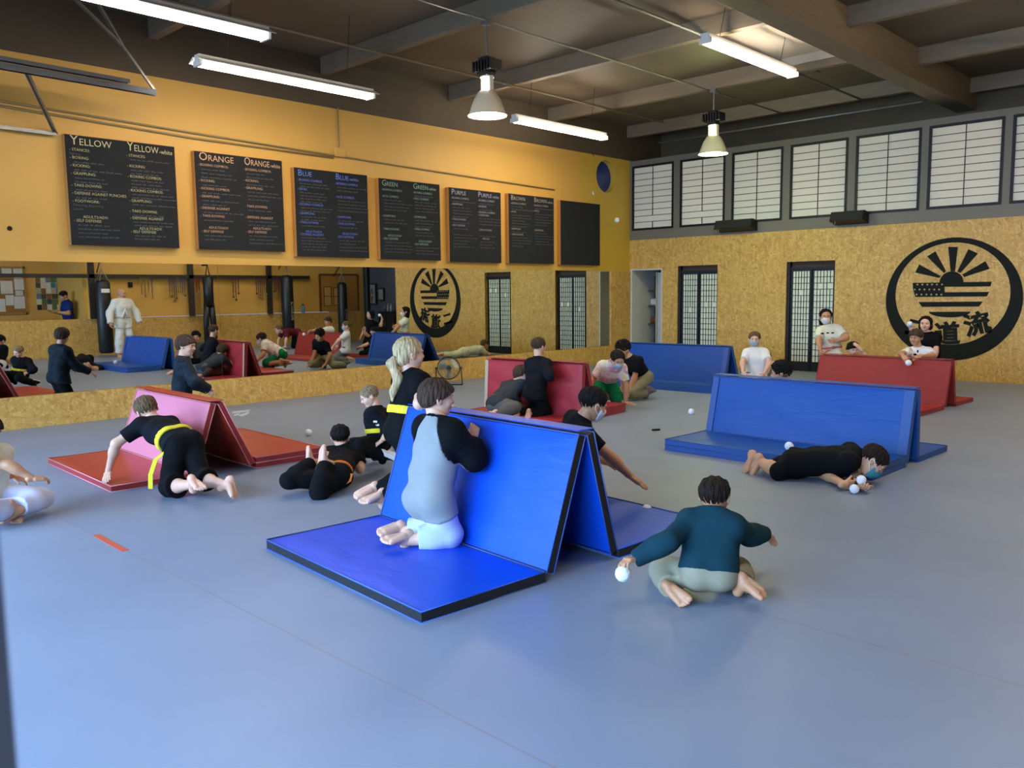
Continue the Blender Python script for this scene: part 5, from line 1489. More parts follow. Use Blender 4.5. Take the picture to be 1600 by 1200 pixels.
        for sx in (-1, 1): q.cone(J['pel'] + self.lp * sx * 0.038 * H, self.wai + self.lp * sx * 0.036 * H, 0.056 * H, 0.055 * H, k=0.05, cut=wc)
        for n in 'LR': self.leg(q, n, g=0.002, upto=upb, flare=fl)
        a = Acc(); a.add(q.mesh(inflate=0.014, wrinkle=0.008, wfreq=24, seed=seed + 9))
        a.build({'pants': 'trousers', 'shorts': 'shorts', 'capri': 'trousers'}[bk], bm_, t, 1)
        if mask:
            V, lp_ = mask_mesh(J['hed'], R, s, hh * 0.8)
            a = Acc(); a.add(V); mo = a.build('face_mask', mask, t, 1)
            a = Acc(); a.add(lp_); a.build('ear_loop', mat('mask_loop', 'e6e6e2', 0.8), mo, 0)
        if belt:
            bh = getattr(self, 'belth', 0.055)
            q = Field(h * 0.8); self.torso(q); m0 = J['pel'] + self.sp * bh * H; hw = getattr(self, 'beltw', 0.021)
            a = Acc(); a.add(q.mesh(inflate=ease + 0.010, slab=[(m0 + self.sp * hw, self.sp), (m0 - self.sp * hw, -self.sp)]))
            bo = a.build('belt', belt, t, 1)
            kn = m0 + self.fw * (0.066 * H + ease)
            q = Field(0.006); q.ell(kn, np.eye(3), (0.03, 0.03, 0.024)); a = Acc(); a.add(q.mesh()); a.build('knot', belt, bo, 1)
            for tl in tails:
                pts = [self.P(x) if not isinstance(x, np.ndarray) else x for x in tl]
                mb = MB()
                wv = 0.018 * RH; nv = 0.003 * AH
                for i in range(len(pts) - 1):
                    mb.prism([pts[i] - wv, pts[i] + wv, pts[i + 1] + wv, pts[i + 1] - wv], nv * 2)
                mb.build('belt_tail', belt, bo)
        if shoes:
            for n, sd in (('R', 1), ('L', -1)):
                q = foot_field(J['ank' + n], J['ft' + n], J['so' + n], 0.16 * H, 0.006, sd)
                a = Acc(); a.add(q.mesh(inflate=0.010)); so = a.build('shoe', shoes, t, 2)
                sol = J['so' + n]; sol = unit(sol - J['ft' + n] * (sol @ J['ft' + n]))
                if not sole: continue
                a = Acc(); a.add(q.mesh(inflate=0.013, slab=[(J['ank' + n] + sol * 0.24 * 0.16 * H, -sol)])); a.build('sole', mat('sole_white', 'd6d6d2', 0.7), so, 1)
        return t

def shirt_print(p, spots, m, name='shirt_print'):
    """marks printed on the chest: thin patches lying on the shirt's own surface. spots: (px, py, half width px, half height px)"""
    q, ease, seed = p.shirt; a = Acc(); dep = (p.che - CP) @ CF
    V = q.mesh(inflate=ease + 0.0035, wrinkle=0.006, wfreq=24, seed=seed)
    P, F = np.asarray(V[0]), np.asarray(V[1])
    d = P - CP; z = d @ CF; sx = 800 + FPX * (d @ CR) / z; sy = 600 - FPX * (d @ CU) / z
    for px, py, w, h in spots:
        ok = (np.abs(sx - px) < w) & (np.abs(sy - py) < h) & (z < dep)
        f = F[ok[F].sum(1) >= 3]
        if len(f): a.add((P, f))
    if a.V:
        o = a.build(name, m, p.t, 1); bm = bmesh.new(); bm.from_mesh(o.data)
        bmesh.ops.delete(bm, geom=[v for v in bm.verts if not v.link_faces], context='VERTS'); bm.to_mesh(o.data); bm.free()
# ================================================================= PEOPLE
SK1 = skin('fair', 'e0ae92'); SK2 = skin('tan', 'c48d68'); SK3 = skin('olive', 'cf9c78')
BLK = cloth('black', '0e0f11'); BLK2 = cloth('black_faded', '13151a'); NAVY = patterned('cloth_navy_camo', ('10161c', '18232c', '22303a'), 14)
YB = cloth('belt_yellow', 'ecd63a', 0.04); OB = cloth('belt_orange', 'e87a2c', 0.04)
WHT = cloth('white', 'e6e3dc', 0.02)
HB = ('brown', '4a372a'); HLB = ('light_brown', '6a5238'); HBK = ('black', '15110f'); HDB = ('dark_brown', '251a14'); HBL = ('blonde', 'cdb184'); HSB = ('sandy', '8d7658')

def fig(*a, **k): return Fig(*a, **k)

# boy kneeling on the foreground blue mat, back to the camera, head turned right
p = fig('boy in grey shirt with black sleeves kneeling on the foreground blue mat, back turned', 1.34, 5.0, SK1)
p.pose((671, 776, 0.0), (686, 661, 0.02), (683, 622, 0.05), (0.72, -0.69, 0), (0.72, -0.69, 0),
       {'R': ((740, 718, 0.0), (738, 684, 0.08), (747, 648, 0.18), (-0.2, 0.8, -0.5), 0.5), 'L': ((690, 700, 0.12), (699, 668, 0.16), (712, 652, 0.24), (0.2, 0.7, -0.6), 0.4)},
       {'R': ((702, 836, ('z', 0.125)), (632, 845, ('z', 0.098)), (-0.75, -0.5, -0.22), (-0.25, -0.5, 0.8)), 'L': ((686, 828, ('z', 0.125)), (621, 831, ('z', 0.10)), (-0.72, -0.55, -0.25), (-0.3, -0.5, 0.8))})
p.hemdrop = 0.088
p.build((0.93, 0.32, -0.06), (-0.08, 0.0, 1), 'mop', HB, (cloth('raglan_grey', '8f9190'), 'mid', 0.027, BLK), (cloth('gi_pale', 'b4bdd2', 0.02), 'pants', 1.62, 0.022), seed=2, h=0.009, hh=0.0045)

# boy throwing a ball, sitting between his feet, seen from behind
p = fig('boy in teal long-sleeved top and khaki trousers sitting on his knees, arms spread', 1.22, 4.22, SK2)
p.pose((1107, 892, 0.03), (1112, 806, 0.10), (1117, 776, 0.14), (0.98, -0.1, 0.08), (0.97, -0.12, 0.1),
       {'R': ((1170, 836, '+'), (1194, 834, '+'), (1214, 849, '+'), (0, -0.3, -0.9), 0.2), 'L': ((1043, 846, '-'), (994, 872, '-'), (965, 880, '-'), (0.1, -0.1, -0.95), 0.5)},
       {'R': ((1152, 893, '+'), (1160, 915, '-'), (0.55, -0.55, -0.55), (0.45, -0.55, 0.55)), 'L': ((1036, 890, '+'), (1050, 922, '-'), (0.62, -0.62, -0.45), (-0.55, -0.35, 0.55))})
p.hemdrop = -0.03
p.build((0.5, 0.85, -0.15), (0, 0.05, 1), 'crop', HDB, (cloth('teal', '173a45'), 'long', 0.016), (cloth('khaki', '9a937b'), 'pants', 1.80, 0.016), seed=3, h=0.009, hh=0.0045)
BALLP = p.J['wriL'] + p.J['hdL'] * 0.075 * 1.22 + UZ * -0.062
ball(965, 893, P=BALLP, label='white ball held low by the boy in the teal top', r=0.040)

# boy with the yellow belt leaning over the red mat
p = fig('boy in black with a yellow belt crawling over the shiny red mat, seen from behind', 1.38, 6.72, SK1)
p.pose((287, 695, 0.0), (238, 661, '') if False else atD(240, 661, 7.02), atD(229, 641, 7.05), (0.62, 0.78, 0.1), (0.6, 0.78, -0.1),
       {'L': ((176, 697, '-'), (169, 738, ('z', 0.115)), (167, 754, ('z', 0.058)), (0.2, 0.6, -0.7), 0.05), 'R': ((262, 668, '+'), (236, 650, '+'), (-0.6, 0.6, -0.3), (0, 0.3, -0.9), 0.2)},
       {'L': ((266, 760, '-'), (302, 757, '-'), (0.62, -0.55, -0.45), (0.25, -0.45, 0.8)), 'R': ((313, 748, '-'), (354, 758, '-'), (0.25, -0.6, -0.75), (0.75, -0.1, 0.35))})
p.belth = 0.10; p.hemdrop = -0.02; p.beltw = 0.024
p.build((-0.62, 0.62, -0.45), (-0.45, 0.1, 0.85), 'crop', HLB, (BLK2, 'tee', 0.016), (BLK, 'capri', 1.25, 0.035), belt=YB,
        tails=[((262, 703, -0.12), (243, 718, -0.14), (235, 742, -0.14), (235, 764, -0.14))], seed=4, h=0.0095, hh=0.005)

# boy lying on his stomach with the orange belt, feet in the air
p = fig('boy in black with an orange belt lying on his stomach, bare feet raised', 1.25, 6.7, SK1)
p.pose((521, 746, ('z', 0.10)), (538, 704, ('z', 0.21)), (532, 682, ('z', 0.33)), (0.95, -0.2, 0.15), (0.97, -0.15, 0.05),
       {'R': ((562, 733, '-'), (566, 722, '+'), (0.0, 0.95, -0.1), (0, 0, -1), 0.2), 'L': ((508, 716, '-'), (514, 706, '+'), (0.2, 0.95, 0), (0, 0, -1), 0.2)},
       {'L': ((452, 751, '-'), (488, 722, '+'), (0.15, 0.25, 0.9), (-0.85, -0.3, 0.3)), 'R': ((499, 768, '-'), (509, 722, '+'), (0.1, 0.45, 0.75), (-0.7, -0.3, 0.6))})
p.belth = 0.075; p.hemdrop = -0.02
p.build((0.05, 0.97, 0.0), (0.05, 0, 1), 'crop', HBK, (BLK, 'tee'), (BLK, 'pants', 1.88, 0.012), belt=OB, tails=[((548, 740, -0.06), (545, 752, -0.08), (522, 766, -0.1))], seed=5)

# small blond boy behind him
p = fig('small blond boy in black with a yellow belt crouching behind, face turned left', 1.12, 7.5, SK1)
p.pose((592, 690, 0.0), (589, 641, 0.02), (577, 620, 0.0), (0.25, 0.95, 0), (0.3, 0.93, 0),
       {'L': ((609, 668, '-'), (597, 688, '-'), (-0.7, -0.3, -0.5), (0, 0, -1), 0.3), 'R': ((590, 668, '+'), (578, 684, '-'), (-0.7, 0, -0.6), (0, 0, -1), 0.3)},
       {'L': ((562, 698, '-'), (600, 714, '+'), (0.8, 0.1, -0.35), (0.3, -0.45, 0.8)), 'R': ((553, 694, '+'), (588, 708, '+'), (0.8, 0.2, -0.3), (0.3, -0.2, 0.9))})
p.belth = 0.085
p.build((-0.85, -0.35, -0.4), (-0.2, 0.1, 1), 'crop', HSB, (BLK2, 'mid'), (BLK, 'pants'), belt=YB, shoes=cloth('shoe_black', '191a1e'), tails=[((580, 683, -0.14), (572, 690, -0.18))], seed=6)
shirt_print(p, ((586, 659, 3.5, 2.2), (590, 664, 3, 1.6)), WHT)

# blonde girl with a ponytail leaning on the blue mat
p = fig('blonde girl with a ponytail and yellow belt leaning on the foreground blue mat', 1.40, 5.9, SK1)
p.pose((631, 672, 0.05), (644, 586, 0.08), (640, 553, 0.08), (0.65, -0.72, 0), (0.62, -0.75, 0),
       {'R': ((655, 631, '-'), (698, 637, '+'), (718, 634, '+'), (0, 0.3, -0.9), 0.6), 'L': ((672, 622, '+'), (704, 640, '+'), (0.9, 0.2, 0), (0, 0, -1), 0.4)},
       {'R': ((662, 748, '+'), (590, 782, '-'), (-0.72, -0.55, -0.4), (-0.25, -0.4, 0.85)), 'L': ((652, 742, '+'), (577, 772, '-'), (-0.74, -0.5, -0.45), (-0.35, -0.45, 0.8))})
p.belth = 0.10; p.beltw = 0.03
t = p.build((0.86, 0.48, 0.0), (0.02, 0, 1), 'pony', HBL, (BLK, 'tee'), (BLK, 'pants', 1.88, 0.012), belt=YB, seed=7, hh=0.005)
s = p.hs; R = p.R; T = lambda x, y, z: p.J['hed'] + (np.array([x, y, z]) * s) @ R
q = Field(0.006); k0 = T(0, -0.50, -0.14)
pts = [k0, T(0, -0.60, -0.26), atD(622, 592, 5.93), atD(615, 612, 5.92), atD(613, 626, 5.92)]
for a_, b_, r0, r1 in zip(pts, pts[1:], (0.026, 0.034, 0.036, 0.028), (0.034, 0.036, 0.028, 0.010)): q.cone(a_, b_, r0, r1, k=0.02)
a = Acc(); a.add(q.mesh(wrinkle=0.004, wfreq=60, seed=3)); a.build('ponytail', hairm(*HBL), t, 1)
q = Field(0.005); q.ell(T(0, -0.49, -0.13), R, np.array([0.12, 0.05, 0.11]) * s); a = Acc(); a.add(q.mesh()); a.build('hair_tie', BLACK, t, 1)

# masked boy in a black tee behind the foreground mat
p = fig('masked boy in black tee and white trousers reaching forward behind the foreground blue mat', 1.42, 6.15, SK2)
p.pose((878, 722, 0.10), (908, 658, 0.02), (927, 631, 0.0), (0.45, -0.88, 0), (0.28, -0.94, -0.12),
       {'R': ((958, 718, '-'), (996, 754, '+'), (1019, 768, '+'), (0, 0.1, -0.95), 0.1), 'L': ((918, 706, '+'), (946, 722, '+'), (0.8, 0.1, -0.3), (0, 0, -1), 0.3)},
       {'R': ((932, 768, '-'), (880, 790, '+'), (-0.8, 0.2, -0.3), (-0.2, 0, 0.9)), 'L': ((915, 765, '+'), (862, 782, '+'), (-0.8, 0.2, -0.3), (-0.2, 0, 0.9))})
p.build((0.82, 0.30, -0.30), (0.15, 0, 1), 'crop', HBK, (BLK2, 'tee'), (WHT, 'pants'), mask=cloth('mask_white', 'dfe3e6', 0.02), seed=8, h=0.0095, hh=0.005)

# boy lying prone on the right with two balls
p = fig('masked boy in black lying on his stomach on the floor, two balls in his hands', 1.46, 6.85, SK3)
p.pose((1243, 724, ('z', 0.118)), (1338, 713, ('z', 0.21)), atD(1364, 721, 6.66), (0.0, -1.0, 0.05), (0.1, -1.0, 0.0),
       {'R': ((1286, 740, ('z', 0.05)), (1320, 757, ('z', 0.05)), (1345, 756, '+'), (0.2, 0.9, 0.1), 0.6), 'L': ((1338, 738, ('z', 0.05)), (1347, 757, ('z', 0.05)), (1352, 768, '-'), (0, -0.6, 0.5), 0.6)},
       {'R': ((1217, 737, ('z', 0.07)), (1180, 717, '+'), (-0.25, -0.15, -0.95), (-0.95, -0.1, 0.1)), 'L': ((1210, 732, '+'), (1190, 722, ('z', 0.10)), (-0.25, 0, -0.95), (-0.95, 0, 0.1))})
p.hemdrop = 0.0
p.build((0.55, -0.35, -0.72), (0.72, -0.1, 0.6), 'crop', HDB, (BLK, 'tee', 0.02), (BLK, 'shorts', 1.0, 0.02), mask=cloth('mask_teal', '4a8a94', 0.04), seed=9, h=0.0095, hh=0.005)
for (bx_, by_), lb in (((1346, 750), 'white ball held up in the hands of the boy lying on his stomach'), ((1335, 764), 'white ball on the floor under the hands of the lying boy')):
    z_ = 0.10 if by_ < 760 else 0.036
    ball(bx_, by_, z=z_, r=0.036, label=lb, group='soft white play balls', squash=1.0)

# child at the far left edge
p = fig('child in a cream tee and white trousers sitting cross-legged at the far left edge', 1.22, 5.75, SK2)
p.pose((-18, 775, 0.12), (-17, 704, 0.08), (-20, 672, 0.06), (-0.3, -0.93, 0), (-0.3, -0.93, 0),
       {'R': ((14, 727, '-'), (52, 748, '+'), (84, 747, '+'), (0, 0.2, -0.9), 0.5), 'L': ((0, 735, '+'), (20, 745, '+'), (0.8, 0.2, -0.3), (0, 0, -1), 0.4)},
       {'R': ((-24, 800, '-'), (28, 792, '+'), (0.25, -0.75, -0.45), (-0.1, 0.4, -0.9)), 'L': ((68, 778, '-'), (22, 795, '-'), (-0.7, -0.4, -0.3), (0, 0.3, -0.9))})
p.build((0.75, -0.15, -0.35), (0.1, 0, 1), 'mop', HDB, (cloth('cream', 'd9d2bd', 0.03), 'tee'), (cloth('gi_lilac', 'd3d4e6', 0.02), 'pants', 1.82, 0.025), seed=10)

# boy behind the red mat, profile to the right
p = fig('brown-haired boy in a dark camo top standing behind the shiny red mat, in profile', 1.36, 9.35, SK1)
p.pose((284, 622, 0.0), (286, 563, 0.0), (291, 540, 0.0), (0.35, -0.93, 0), (0.4, -0.9, 0),
       {'R': ((303, 596, '-'), (324, 606, '+'), (334, 612, '+'), (0, 0, -1), 0.5), 'L': ((300, 598, '+'), (323, 608, '+'), (334, 615, '+'), (0, 0, -1), 0.5)},
       {'R': ((290, 664, '+'), (262, 675, '-'), (-0.85, 0, -0.4), (-0.3, 0, 0.9)), 'L': ((286, 662, '+'), (256, 670, '+'), (-0.85, 0, -0.4), (-0.3, 0, 0.9))})
p.build((0.97, -0.08, -0.15), (0.1, 0, 1), 'mop', HB, (NAVY, 'long', 0.022), (BLK, 'pants'), seed=11)

# two boys on the middle red mat
p = fig('boy in grey trousers huddled against the middle red mat', 1.40, 10.3, SK1)
p.pose((779, 630, 0.0), (805, 600, 0.24), (816, 586, 0.22), (0.6, -0.7, 0), (0.6, -0.72, 0.1),
       {'R': ((796, 622, '-'), (816, 634, '+'), (0.8, 0.2, -0.4), (0, 0, -1), 0.3), 'L': ((812, 616, '+'), (824, 622, '+'), (0.6, 0.3, -0.4), (0, 0, -1), 0.3)},
       {'R': ((804, 637, '-'), (772, 650, '-'), (-0.8, -0.3, -0.3), (-0.2, -0.2, 0.9)), 'L': ((806, 632, '+'), (780, 646, '-'), (-0.8, -0.2, -0.3), (-0.2, 0, 0.9))})
p.build((0.85, 0.35, -0.35), (-0.1, 0.25, 1), 'mop', HB, (cloth('charcoal', '35373b'), 'mid', 0.016), (cloth('grey_trouser', '5d5a57'), 'pants', 1.93, 0.014), seed=12)
p = fig('boy all in black kneeling upright against the middle red mat, bare soles showing', 1.27, 10.2, SK1)
p.pose((836, 612, 0.0), (842, 563, 0.06), (842, 541, 0.08), (0.82, -0.55, 0), (0.82, -0.55, 0),
       {'R': ((859, 589, '-'), (857, 573, '+'), (862, 566, '+'), (0, 0.6, -0.6), 0.4), 'L': ((834, 588, '+'), (846, 580, '+'), (0.4, 0.8, 0.2), (0, 0.3, -0.8), 0.4)},
       {'R': ((853, 643, '+'), (826, 647, '-'), (-0.15, -0.35, -0.95), (-0.1, -0.9, 0.2)), 'L': ((840, 640, '+'), (808, 648, '-'), (-0.15, -0.35, -0.95), (-0.1, -0.9, 0.2))})
p.hemdrop = 0.06
p.build((0.72, 0.66, -0.05), (0.05, 0, 1), 'crop', HB, (BLK2, 'long', 0.018), (BLK, 'pants', 1.85, 0.02), seed=13)

# crawling boys by the far blue mat
p = fig('masked boy in tie-dye tee and green shorts crawling towards the camera', 1.42, 11.0, SK2)
p.pose((945, 594, 0.36), (958, 571, 0.02), (965, 562, -0.08), (-0.98, 0.1, 0), (-0.97, 0.15, -0.05),
       {'R': ((923, 598, '-'), (914, 614, '-'), (0, -0.5, -0.85), (0.2, 0.6, -0.6), 0.1), 'L': ((979, 607, '-'), (977, 630, '+'), (0.85, -0.3, -0.15), (0, 0, -1), 0.05)},
       {'R': ((936, 618, '-'), (925, 610, '+'), (-0.2, 0.9, -0.3), (0, 0.3, 0.9)), 'L': ((965, 622, '-'), (950, 616, '+'), (-0.2, 0.9, -0.3), (0, 0.3, 0.9))})
p.hemdrop = 0.0
p.build((0.18, -0.88, -0.4), (0.05, -0.3, 0.95), 'crop', HDB, (patterned('cloth_tie_dye', ('d8cf86', 'e4ddd6', 'e8e2dc', 'd8a3b4', '9aa0b8'), 7), 'tee', 0.02), (cloth('green_shorts', '157a4a'), 'shorts', 1.05, 0.022), mask=cloth('mask_blue', 'a9c6d8', 0.03), seed=14)
p = fig('curly-haired boy in a black tee and khaki trousers kneeling behind the crawling boy', 1.42, 12.1, SK2)
p.pose((1004, 590, 0.0), (987, 561, -0.05), (974, 547, -0.05), (-0.5, 0.8, 0), (-0.5, 0.82, 0),
       {'L': ((991, 592, '-'), (984, 611, '-'), (-0.4, -0.5, -0.5), (0, 0, -1), 0.15), 'R': ((975, 590, '+'), (972, 610, '-'), (-0.4, -0.5, -0.5), (0, 0, -1), 0.15)},
       {'L': ((987, 614, '-'), (1010, 614, '+'), (0.8, 0.4, -0.2), (0.2, 0.1, 0.9)), 'R': ((978, 611, '+'), (1004, 610, '+'), (0.8, 0.4, -0.2), (0.2, 0.1, 0.9))})
p.hemdrop = -0.01
p.build((-0.75, -0.5, -0.35), (-0.2, 0, 1), 'curly', HBK, (BLK2, 'tee'), (cloth('khaki_far', '8f8a6c'), 'pants', 1.9, 0.014), shoes=cloth('sock_grey', '6c6c74'), sole=False, seed=15)

# children behind the wide blue mat
p = fig('boy in a white tee and patterned mask kneeling between the two blue mats', 1.32, 12.3, SK1)
p.pose((1181, 588, 0.0), (1181, 547, 0.0), (1179, 530, -0.02), (-0.98, 0.15, 0), (-0.98, 0.15, 0),
       {'R': ((1160, 566, '-'), (1161, 582, '-'), (0.1, -0.5, -0.8), (0.5, 0.6, 0), 0.5), 'L': ((1202, 567, '-'), (1193, 585, '-'), (-0.5, -0.6, -0.5), (-0.5, 0.5, 0), 0.5)},
       {'R': ((1170, 610, '-'), (1172, 612, '+'), (0, 0.9, -0.3), (0, 0.3, 0.9)), 'L': ((1190, 610, '-'), (1188, 612, '+'), (0, 0.9, -0.3), (0, 0.3, 0.9))})
p.build((-0.28, -0.95, -0.05), (0, 0, 1), 'crop', HLB, (WHT, 'tee', 0.016), (cloth('grey_trouser_far', '75706a'), 'pants'), mask=patterned('mask_camo', ('4d5a62', 'b9c4c8', '8a98a2'), 40), seed=16)
p = fig('dark-haired child crouching behind the wide blue mat, only hair showing', 1.36, 9.1, SK2)
p.pose((1236, 655, 0.1), (1227, 607, 0.0), (1220, 583, 0.0), (0.3, 0.9, 0), (0.3, 0.9, 0),
       {'R': ((1232, 640, '+'), (1215, 650, '+'), (-0.8, 0, -0.3), (0, 0, -1), 0.4), 'L': ((1226, 640, '-'), (1208, 650, '-'), (-0.8, 0, -0.3), (0, 0, -1), 0.4)},
       {'R': ((1205, 662, '+'), (1235, 672, '+'), (0.9, 0, -0.2), (0.1, 0, 0.95)), 'L': ((1203, 664, '-'), (1235, 674, '-'), (0.9, 0, -0.2), (0.1, 0, 0.95))})
p.build((-0.88, 0.3, -0.1), (0, 0, 1), 'curly', HBK, (cloth('grey_tee', '55585c'), 'tee'), (BLK, 'pants'), seed=17)

# children behind the far red mat
p = fig('girl in a white printed tee and mask standing by the right shoji door', 1.46, 13.5, SK2)
p.pose((1300, 556, 0.0), (1295, 511, 0.0), (1290, 495, -0.03), (-0.97, 0.1, 0.05), (-0.97, 0.1, 0.1),
       {'R': ((1279, 532, '-'), (1282, 548, '-'), (0.1, -0.3, -0.9), (0.6, 0.4, 0), 0.4), 'L': ((1323, 528, '-'), (1307, 533, '-'), (-0.95, -0.2, 0), (0.1, 0.9, 0), 0.4)},
       {'R': ((1291, 588, '-'), (1293, 592, '+'), (0, 0.9, -0.3), (0, 0.3, 0.9)), 'L': ((1309, 588, '-'), (1307, 592, '+'), (0, 0.9, -0.3), (0, 0.3, 0.9))})
p.belth = 0.09; p.beltw = 0.014
p.build((-0.22, -0.97, 0.0), (0.06, 0, 1), 'long', HBK, (cloth('tee_cream', 'dcdcc8', 0.03), 'tee', 0.018), (cloth('gi_cream', 'c9c3b2', 0.03), 'pants', 1.9, 0.02), mask=cloth('mask_pinkish', 'e6dcd8', 0.02), belt=cloth('belt_coral', 'd8684a', 0.04), tails=[((1296, 546, -0.16), (1288, 552, -0.18), (1286, 562, -0.18))], seed=18)
shirt_print(p, ((1285, 521, 2.6, 1.3), (1293, 520, 2.6, 1.3), (1301, 520, 2.6, 1.3)), BLK2)
p = fig('black-haired child peeking over the far red mat with a hand on the head', 1.30, 12.75, SK1)
p.pose((1337, 596, 0.0), (1335, 563, 0.0), (1333, 546, -0.02), (-1, 0, 0), (-1, 0, 0),
       {'L': ((1353, 558, '-'), (1344, 545, '-'), (-0.6, 0.2, 0.7), (-0.6, 0.6, 0.2), 0.3), 'R': ((1322, 582, '-'), (1330, 590, '-'), (0.5, -0.5, -0.3), (0, 0, -1), 0.4)},
       {'R': ((1328, 607, '-'), (1330, 610, '+'), (0, 0.9, -0.3), (0, 0.3, 0.9)), 'L': ((1344, 607, '-'), (1342, 610, '+'), (0, 0.9, -0.3), (0, 0.3, 0.9))})
p.build((-0.05, -0.98, -0.15), (0, 0, 1), 'mop', HBK, (BLK2, 'tee'), (BLK, 'pants'), seed=19)
p = fig('boy in a white tee leaning over the far red mat holding a ball', 1.30, 11.6, SK2)
p.pose((1437, 588, 0.0), (1435, 546, -0.05), (1431, 527, -0.1), (-0.85, 0.5, 0), (-0.8, 0.55, 0.05),
       {'R': ((1408, 552, -0.26), (1411, 556, -0.47), (1418, 566, -0.54), (0.3, 0.6, -0.5), 0.5), 'L': ((1458, 556, -0.24), (1437, 557, -0.47), (1426, 566, -0.54), (-0.3, 0.6, -0.5), 0.5)},
       {'R': ((1428, 610, '-'), (1432, 613, '+'), (0.3, 0.9, -0.3), (0, 0.3, 0.9)), 'L': ((1446, 610, '-'), (1448, 613, '+'), (0.3, 0.9, -0.3), (0, 0.3, 0.9))})
p.build((-0.72, -0.66, -0.12), (0, 0, 1), 'mop', HB, (WHT, 'tee', 0.018), (BLK, 'pants'), seed=20)
BP = atD(1419.5, 567, 11.6 - 0.60)
ball(1419, 567, P=BP, label='white ball in the hands of the boy leaning over the far red mat', r=0.040)
shirt_print(p, ((1434, 549, 1.5, 2), (1430, 554, 3, 2), (1426, 558, 3, 1.8)), BLK2)
p = fig('girl with a black bob and black tee standing behind the far red mat', 1.34, 12.5, SK1)
p.pose((1451, 552, 0.0), (1450, 523, 0.0), (1446, 506, -0.02), (-0.85, 0.5, 0), (-0.85, 0.5, 0.05),
       {'L': ((1462, 549, '-'), (1457, 566, '-'), (-0.3, -0.4, -0.8), (0, 0.5, 0), 0.4), 'R': ((1432, 534, '+'), (1424, 515, '-'), (-0.35, -0.2, 0.9), (-0.3, -0.8, 0.2), 0.5)},
       {'R': ((1446, 585, '-'), (1447, 617, '+'), (-0.3, -0.9, -0.05), (0, 0, -1)), 'L': ((1456, 585, '-'), (1457, 617, '+'), (-0.3, -0.9, -0.05), (0, 0, -1))})
p.build((-0.55, -0.82, 0.0), (0, 0, 1), 'bob', HBK, (BLK, 'tee'), (BLK, 'pants'), seed=21)

ball(1416, 507, P=p.J['wriR'] + p.J['hdR'] * 0.10 + rau((-0.02, -0.035, 0.0)), label='white ball in the raised hand of the girl with the black bob', r=0.042)

# grown-ups and others on the far side, seen in the mirrors
def W3(x, y, z): return np.array([float(x), float(y), float(z)])
p = Fig('bald man in a white martial arts uniform standing by the punching bag, in the mirror', 1.78, 0, SK2, adult=True)
x, y = 11.35, -6.56; p.relw = True
p.pose(W3(x, y, 0.93), W3(x, y, 1.47), W3(x - 0.03, y, 1.64), (0.1, 1, 0), (0.1, 1, 0),
       {'R': (W3(x - 0.02, y + 0.33, 1.16), W3(x - 0.12, y + 0.37, 0.91), (-0.2, 0, -1), (0, -1, 0), 0.4), 'L': (W3(x - 0.02, y - 0.33, 1.16), W3(x - 0.12, y - 0.37, 0.91), (-0.2, 0, -1), (0, 1, 0), 0.4)},
       {'R': (W3(x - 0.03, y + 0.13, 0.50), W3(x, y + 0.15, 0.08), (-0.95, 0.25, 0), (0, 0, -1)), 'L': (W3(x - 0.03, y - 0.13, 0.50), W3(x, y - 0.15, 0.08), (-0.95, -0.25, 0), (0, 0, -1))}, rel=True)
p.hemdrop = 0.10
GI = cloth('gi_white', 'dcdad2', 0.02)
t = p.build((-0.88, 0.45, -0.15), (0, 0, 1), 'bald', ('grey', '8d8880'), (GI, 'long', 0.035), (GI, 'pants', 1.9, 0.03), belt=cloth('belt_cream', 'b9b49f', 0.03), seed=22)
lp = MB()
for s_ in (-1, 1): lp.tube([(x - 0.02, y + s_ * 0.09, 1.49), (x - 0.15, y + s_ * 0.05, 1.36), (x - 0.172, y - s_ * 0.03, 1.15), (x - 0.17, y - s_ * 0.08, 1.02)], 0.022, 8)
lp.build('lapel', GI, t, smooth=True)
bx0 = mX(108, 450, 13.25); x, y = 13.25, bx0[1] - 0.06
p = Fig('man in a dark blue polo reading a phone behind the half wall, in the mirror', 1.74, 0, SK2, adult=True); p.relw = True
p.pose(W3(x, y, 0.92), W3(x, y - 0.03, 1.44), W3(x, y - 0.10, 1.60), (-1, 0, 0), (-1, 0, 0),
       {'R': (W3(x - 0.24, y - 0.08, 1.13), W3(x - 0.15, y - 0.33, 1.17), (0.2, -1, 0.1), (0, 0.2, 1), 0.5), 'L': (W3(x + 0.24, y - 0.08, 1.13), W3(x + 0.13, y - 0.33, 1.17), (-0.2, -1, 0.1), (0, 0.2, 1), 0.5)},
       {'R': (W3(x - 0.10, y - 0.02, 0.50), W3(x - 0.11, y, 0.08), (0, -1, 0), (0, 0, -1)), 'L': (W3(x + 0.10, y - 0.02, 0.50), W3(x + 0.11, y, 0.08), (0, -1, 0), (0, 0, -1))}, rel=True)
p.hemdrop = 0.08
p.build((-0.1, -0.85, -0.45), (0, -0.3, 1), 'crop', HDB, (cloth('polo_blue', '1f2f6a'), 'tee', 0.02), (cloth('navy_trouser', '1a2236'), 'pants'), shoes=cloth('shoe_dark', '201c1a'), seed=23)
o = MB().box((x - 0.05, y - 0.52, 1.205), (x + 0.03, y - 0.38, 1.215)).build('phone', BLACK, bevel=0.004)
tag(o, 'dark phone in the hands of the man in the blue polo, in the mirror', 'phone'); base_at(o, (x, y - 0.45, 1.21))
x, y = 10.4, -2.3
p = Fig('boy in a maroon tee crawling on the right, seen only in the mirror', 1.4, 0, SK1); p.relw = True
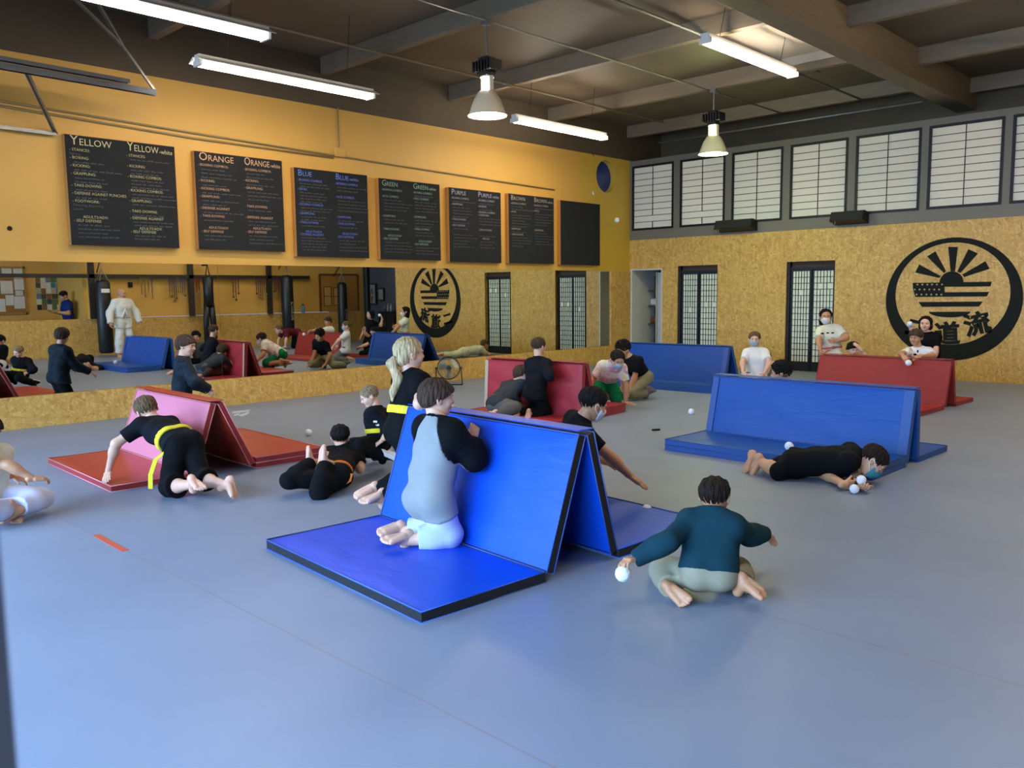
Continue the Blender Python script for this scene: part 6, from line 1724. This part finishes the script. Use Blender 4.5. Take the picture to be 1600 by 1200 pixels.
p.pose(W3(x, y + 0.25, 0.47), W3(x, y - 0.17, 0.52), W3(x, y - 0.32, 0.58), (-1, 0, 0), (-1, 0, 0),
       {'R': (W3(x - 0.2, y - 0.2, 0.28), W3(x - 0.2, y - 0.24, 0.08), (0, -1, -0.1), (0, 0, -1), 0.1), 'L': (W3(x + 0.2, y - 0.2, 0.28), W3(x + 0.2, y - 0.24, 0.08), (0, -1, -0.1), (0, 0, -1), 0.1)},
       {'R': (W3(x - 0.10, y + 0.22, 0.08), W3(x - 0.1, y + 0.53, 0.08), (0, 1, -0.2), (0, 0.1, 1)), 'L': (W3(x + 0.10, y + 0.22, 0.08), W3(x + 0.1, y + 0.53, 0.08), (0, 1, -0.2), (0, 0.1, 1))}, rel=True)
p.build((0, -0.9, -0.2), (0, -0.3, 1), 'crop', HLB, (cloth('maroon', '5a1c28'), 'tee', 0.02), (BLK, 'pants'), seed=24)
hd = mZ(757, 540, 0.26); x, y = hd[0], hd[1]
p = Fig('boy in a white tee lying on his stomach by the back wall, in the mirror', 1.4, 0, SK1); p.relw = True
p.pose(W3(x + 0.15, y - 0.55, 0.12), W3(x + 0.02, y - 0.14, 0.20), W3(x, y, 0.29), (0.95, 0.2, 0), (0.95, 0.2, 0),
       {'R': (W3(x + 0.22, y + 0.02, 0.05), W3(x + 0.12, y + 0.17, 0.05), (-0.5, 0.8, 0), (0, 0, -1), 0.2), 'L': (W3(x - 0.2, y - 0.05, 0.05), W3(x - 0.1, y + 0.14, 0.05), (0.5, 0.8, 0), (0, 0, -1), 0.2)},
       {'R': (W3(x + 0.32, y - 0.85, 0.07), W3(x + 0.42, y - 1.16, 0.08), (0.2, -0.9, -0.2), (0, -0.2, 1)), 'L': (W3(x + 0.15, y - 0.87, 0.07), W3(x + 0.22, y - 1.19, 0.08), (0.2, -0.9, -0.2), (0, -0.2, 1))}, rel=True)
p.build((-0.3, 0.9, -0.1), (0, 0, 1), 'crop', HLB, (WHT, 'tee', 0.018), (cloth('gi_white_2', 'dad8cc', 0.02), 'pants'), seed=25)
print('BUILD DONE', len(bpy.data.objects))
